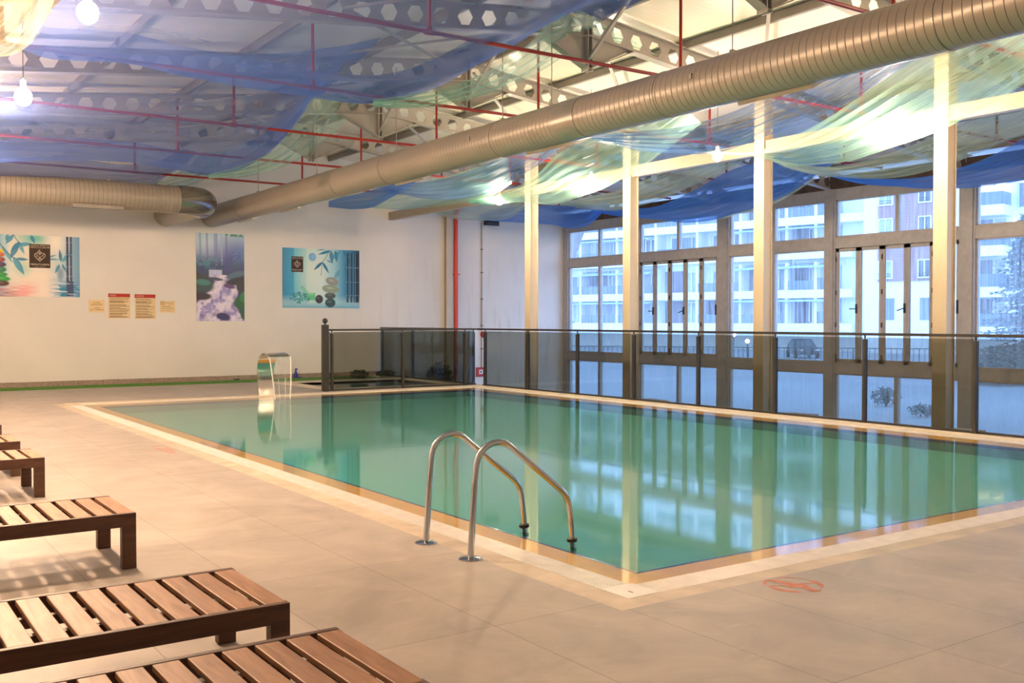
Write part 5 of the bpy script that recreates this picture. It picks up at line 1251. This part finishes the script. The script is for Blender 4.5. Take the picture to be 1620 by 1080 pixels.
for s0, s1 in ((8.95,9.95),(12.05,12.9)):
    for z in (4.9+.0, 8.2, 10.62, 13.6):
        w_ = part(Bd, 'window', 'curtain' if s0 < 9 else 'glass_out', [(s0, s1, .40, .48, z, z+1.25 if z > 5 else z+1.3)])
        part(Bd, 'window_frame', 'facade', [(s0-.08,s1+.08,.42,.56,z-.1,z),(s0-.08,s1+.08,.42,.56,z+1.25,z+1.33),(s0-.08,s0,.42,.56,z,z+1.3),(s1,s1+.08,.42,.56,z,z+1.3),((s0+s1)/2-.04,(s0+s1)/2+.04,.42,.54,z,z+1.3)], w_)
        part(Bd, 'window_railing', 'black', [(s0,s1,.56,.6,z+.25,z+.29),(s0,s1,.56,.6,z+.05,z+.09)], w_)
for z in (1.6,):
    for s0 in (9.0, 12.1):
        part(Bd, 'window', 'glass_balc', [(s0, s0+1.1, .28, .36, z, z+1.7)])
for z in (7.0, 9.95, 4.0, 1.1):     # corner balconies on the right
    part(Bd, 'balcony', 'facade', [(15.7, 18.2, -1.0, .9, z-.75, z)])
    r_ = part(Bd, 'balcony_railing', 'glass_balc', [(15.7,18.15,.82,.88,z,z+.95),(18.08,18.14,-1,.88,z,z+.95)])
    part(Bd, 'window', 'lit_window' if z > 9 else 'glass_out', [(16.0,16.9,-1.0,-.92,z+.1,z+2.05)]); part(Bd, 'window', 'lit_window' if z > 9 else 'curtain', [(17.1,17.8,-1.0,-.92,z+.1,z+2.05)])
    part(Bd, 'window', 'glass_out', [(18.75,19.15,-1.0,-.9,z-.1,z+1.6)]); part(Bd, 'shutter', 'awning', [(18.6,18.75,-1.0,-.85,z-.15,z+1.65)])
# railing along the road
def outline_fence():
    t = thing('metal_railing', 'thin metal railing along the road outside', 'railing', (47,43,-1.02))
    mb = MB(); a = Vector((36,52,-1.02)); b = Vector((62,17,-1.02)); d = (b-a); n = 150
    for k in range(n+1):
        p = a+d*(k/n); mb.tube([p, p+Vector((0,0,1.0))], .02 if k % 10 else .04, 5)
    o = mb.build('bars', 'car', None, loc=(47,43,-1.02)); o.parent = t; o.location = (0,0,0)
    o = MB().bar(a+Vector((0,0,1.0)), b+Vector((0,0,1.0)), .05, .05).bar(a+Vector((0,0,.15)), b+Vector((0,0,.15)), .04, .04).build('rail', 'car', None, loc=(47,43,-1.02)); o.parent = t; o.location = (0,0,0)
outline_fence()
# parked car, nose towards the camera
ca = thing('car', 'dark car parked outside, seen through the middle fixed window', 'car', (55.7,45.4,-1.02), rz=math.radians(52))
body = MB(); sec = [(-2.1,.62,.45,.72),(-1.9,.80,.30,.85),(-1.2,.88,.28,.98),(-.2,.9,.28,1.0),(1.0,.9,.28,1.0),(1.9,.86,.3,.98),(2.15,.72,.45,.85)]
vs = []
for x,w_,z0,z1 in sec:
    for y,z in ((-w_*.9,z0),(-w_,(z0+z1)/2),(-w_*.86,z1),(w_*.86,z1),(w_,(z0+z1)/2),(w_*.9,z0)): vs.append((x,y,z))
fs = [(i*6+k, i*6+(k+1)%6, (i+1)*6+(k+1)%6, (i+1)*6+k) for i in range(6) for k in range(6)]+[(5,4,3,2,1,0),(36,37,38,39,40,41)]
body.add(vs, fs).build('body', 'car', ca, smooth=False, bevel=.04)
gh = MB(); vs = []
for x,w_,z in ((-1.15,.78,.98),(-.45,.62,1.46),(1.1,.62,1.47),(1.85,.76,.98)): vs += [(x,-w_,z),(x,w_,z)]
gh.add(vs, [(0,1,3,2),(2,3,5,4),(4,5,7,6),(0,2,4,6),(7,5,3,1),(0,6,7,1)]).build('cabin', 'glass_out', ca)
MB().box(-.5,1.1,-.6,.6,1.44,1.5).build('roof', 'car', ca, bevel=.03)
for x in (-1.35,1.35):
    for y in (-.82,.82): MB().tube([(x,y-.1,.32),(x,y+.1,.32)], .32, 20).build('wheel', 'black', ca)
for y in (-.6,.6): MB().box(-2.16,-2.02,y-.16,y+.16,.6,.72).build('headlight', 'white_pl', ca, bevel=.02)
ca.scale = (.88,.88,.88)
# leaning tree trunk, conifer, shrubs
tr = thing('tree', 'bare leaning tree trunk outside the farthest window', 'tree', (29.0,37.2,-1.02))
MB().tube([(-.5,.2,0),(-.42,.15,2.2),(-.35,.1,4.2),(-.15,0,5.4),(.35,-.2,6.8),(.6,-.3,8.5),(.8,-.4,11)], [.42,.38,.33,.30,.27,.22,.14], 12).build('trunk', 'bark', tr, smooth=True)
br = MB()
for k in range(7):
    a = k*1.3; z0 = 7+k*.5; br.tube([(.4,-.2,z0),(.4+1.0*math.cos(a),-.2+1.0*math.sin(a),z0+1.2),(.4+2.2*math.cos(a),-.2+2.2*math.sin(a),z0+2.1)], [.09,.06,.02], 6)
br.build('branch', 'bark', tr)
def conifer(c, h, r, label):
    t = thing('conifer', label, 'tree', c); rnd = random.Random(3)
    MB().tube([(0,0,0),(0,0,h)], [.16,.02], 8).build('trunk', 'bark', t)
    f = MB(); bb = MB()
    for k in range(60):
        z = h*(.05+.93*k/60); rr = r*(1-(z/h))**.75+.12
        for q in range(11):
            a = rnd.uniform(0,6.28); L_ = rr*rnd.uniform(.55,1.1); ex = Vector((math.cos(a)*L_, math.sin(a)*L_, rnd.uniform(-.32,.05)*L_)); bb.tube([(0,0,z), tuple(Vector((0,0,z))+ex)], [.018,.005], 4)
            for w_ in range(11):
                p = Vector((0,0,z))+ex*rnd.uniform(.15,1.05); d = Vector((math.cos(a+rnd.gauss(0,.8)), math.sin(a+rnd.gauss(0,.8)), rnd.gauss(-.1,.55))).normalized()
                s = d.cross(Vector((rnd.gauss(0,1),rnd.gauss(0,1),rnd.gauss(0,1)))).normalized()*rnd.uniform(.03,.07); L2 = rnd.uniform(.10,.24)
                f.add([p-s, p+d*L2, p+s, p-d*.05], [(0,1,2,3)])
    bb.build('branch', 'twig', t); f.build('needles', 'leaf_frost', t, recalc=False)
conifer((42.9,22.9,-1.02), 7.4, 2.3, 'dark snowy conifer outside the right hand window')
bush('shrub', 'dark rounded bush outside beneath the conifer', (38.9,21.9,-1.02), 1.6, 1.6, .72, 3600, 'leaf_frost', .10, 14)
bush('shrub', 'twiggy shrub outside low in the right folding window bay', (26.3,18.3,-1.02), .45,.45,.30, 420, 'leaf_frost', .05, 46)
bush('shrub', 'second low shrub outside just left of the twiggy one', (24.2,15.6,-1.02), .5,.5,.18, 260, 'leaf_frost', .045, 26)
for (c, l) in (((45.0,41.8,-1.02), 'lit garden lamp outside, left of the parked car'), ((47.2,42.7,-1.02), 'smaller lit garden lamp outside, next to the middle column')):
    t = thing('garden_lamp', l, 'lamp', c)
    hgt = 1.62 if c[0] < 46 else 1.2
    MB().tube([(0,0,0),(0,0,hgt)], .04, 8).build('pole', 'black', t); MB().sphere((0,0,hgt+.1), .13, 14, 8).build('globe', 'head_lamp', t, smooth=True)

# unused lines below keep the scene tidy
bpy.context.view_layer.update()
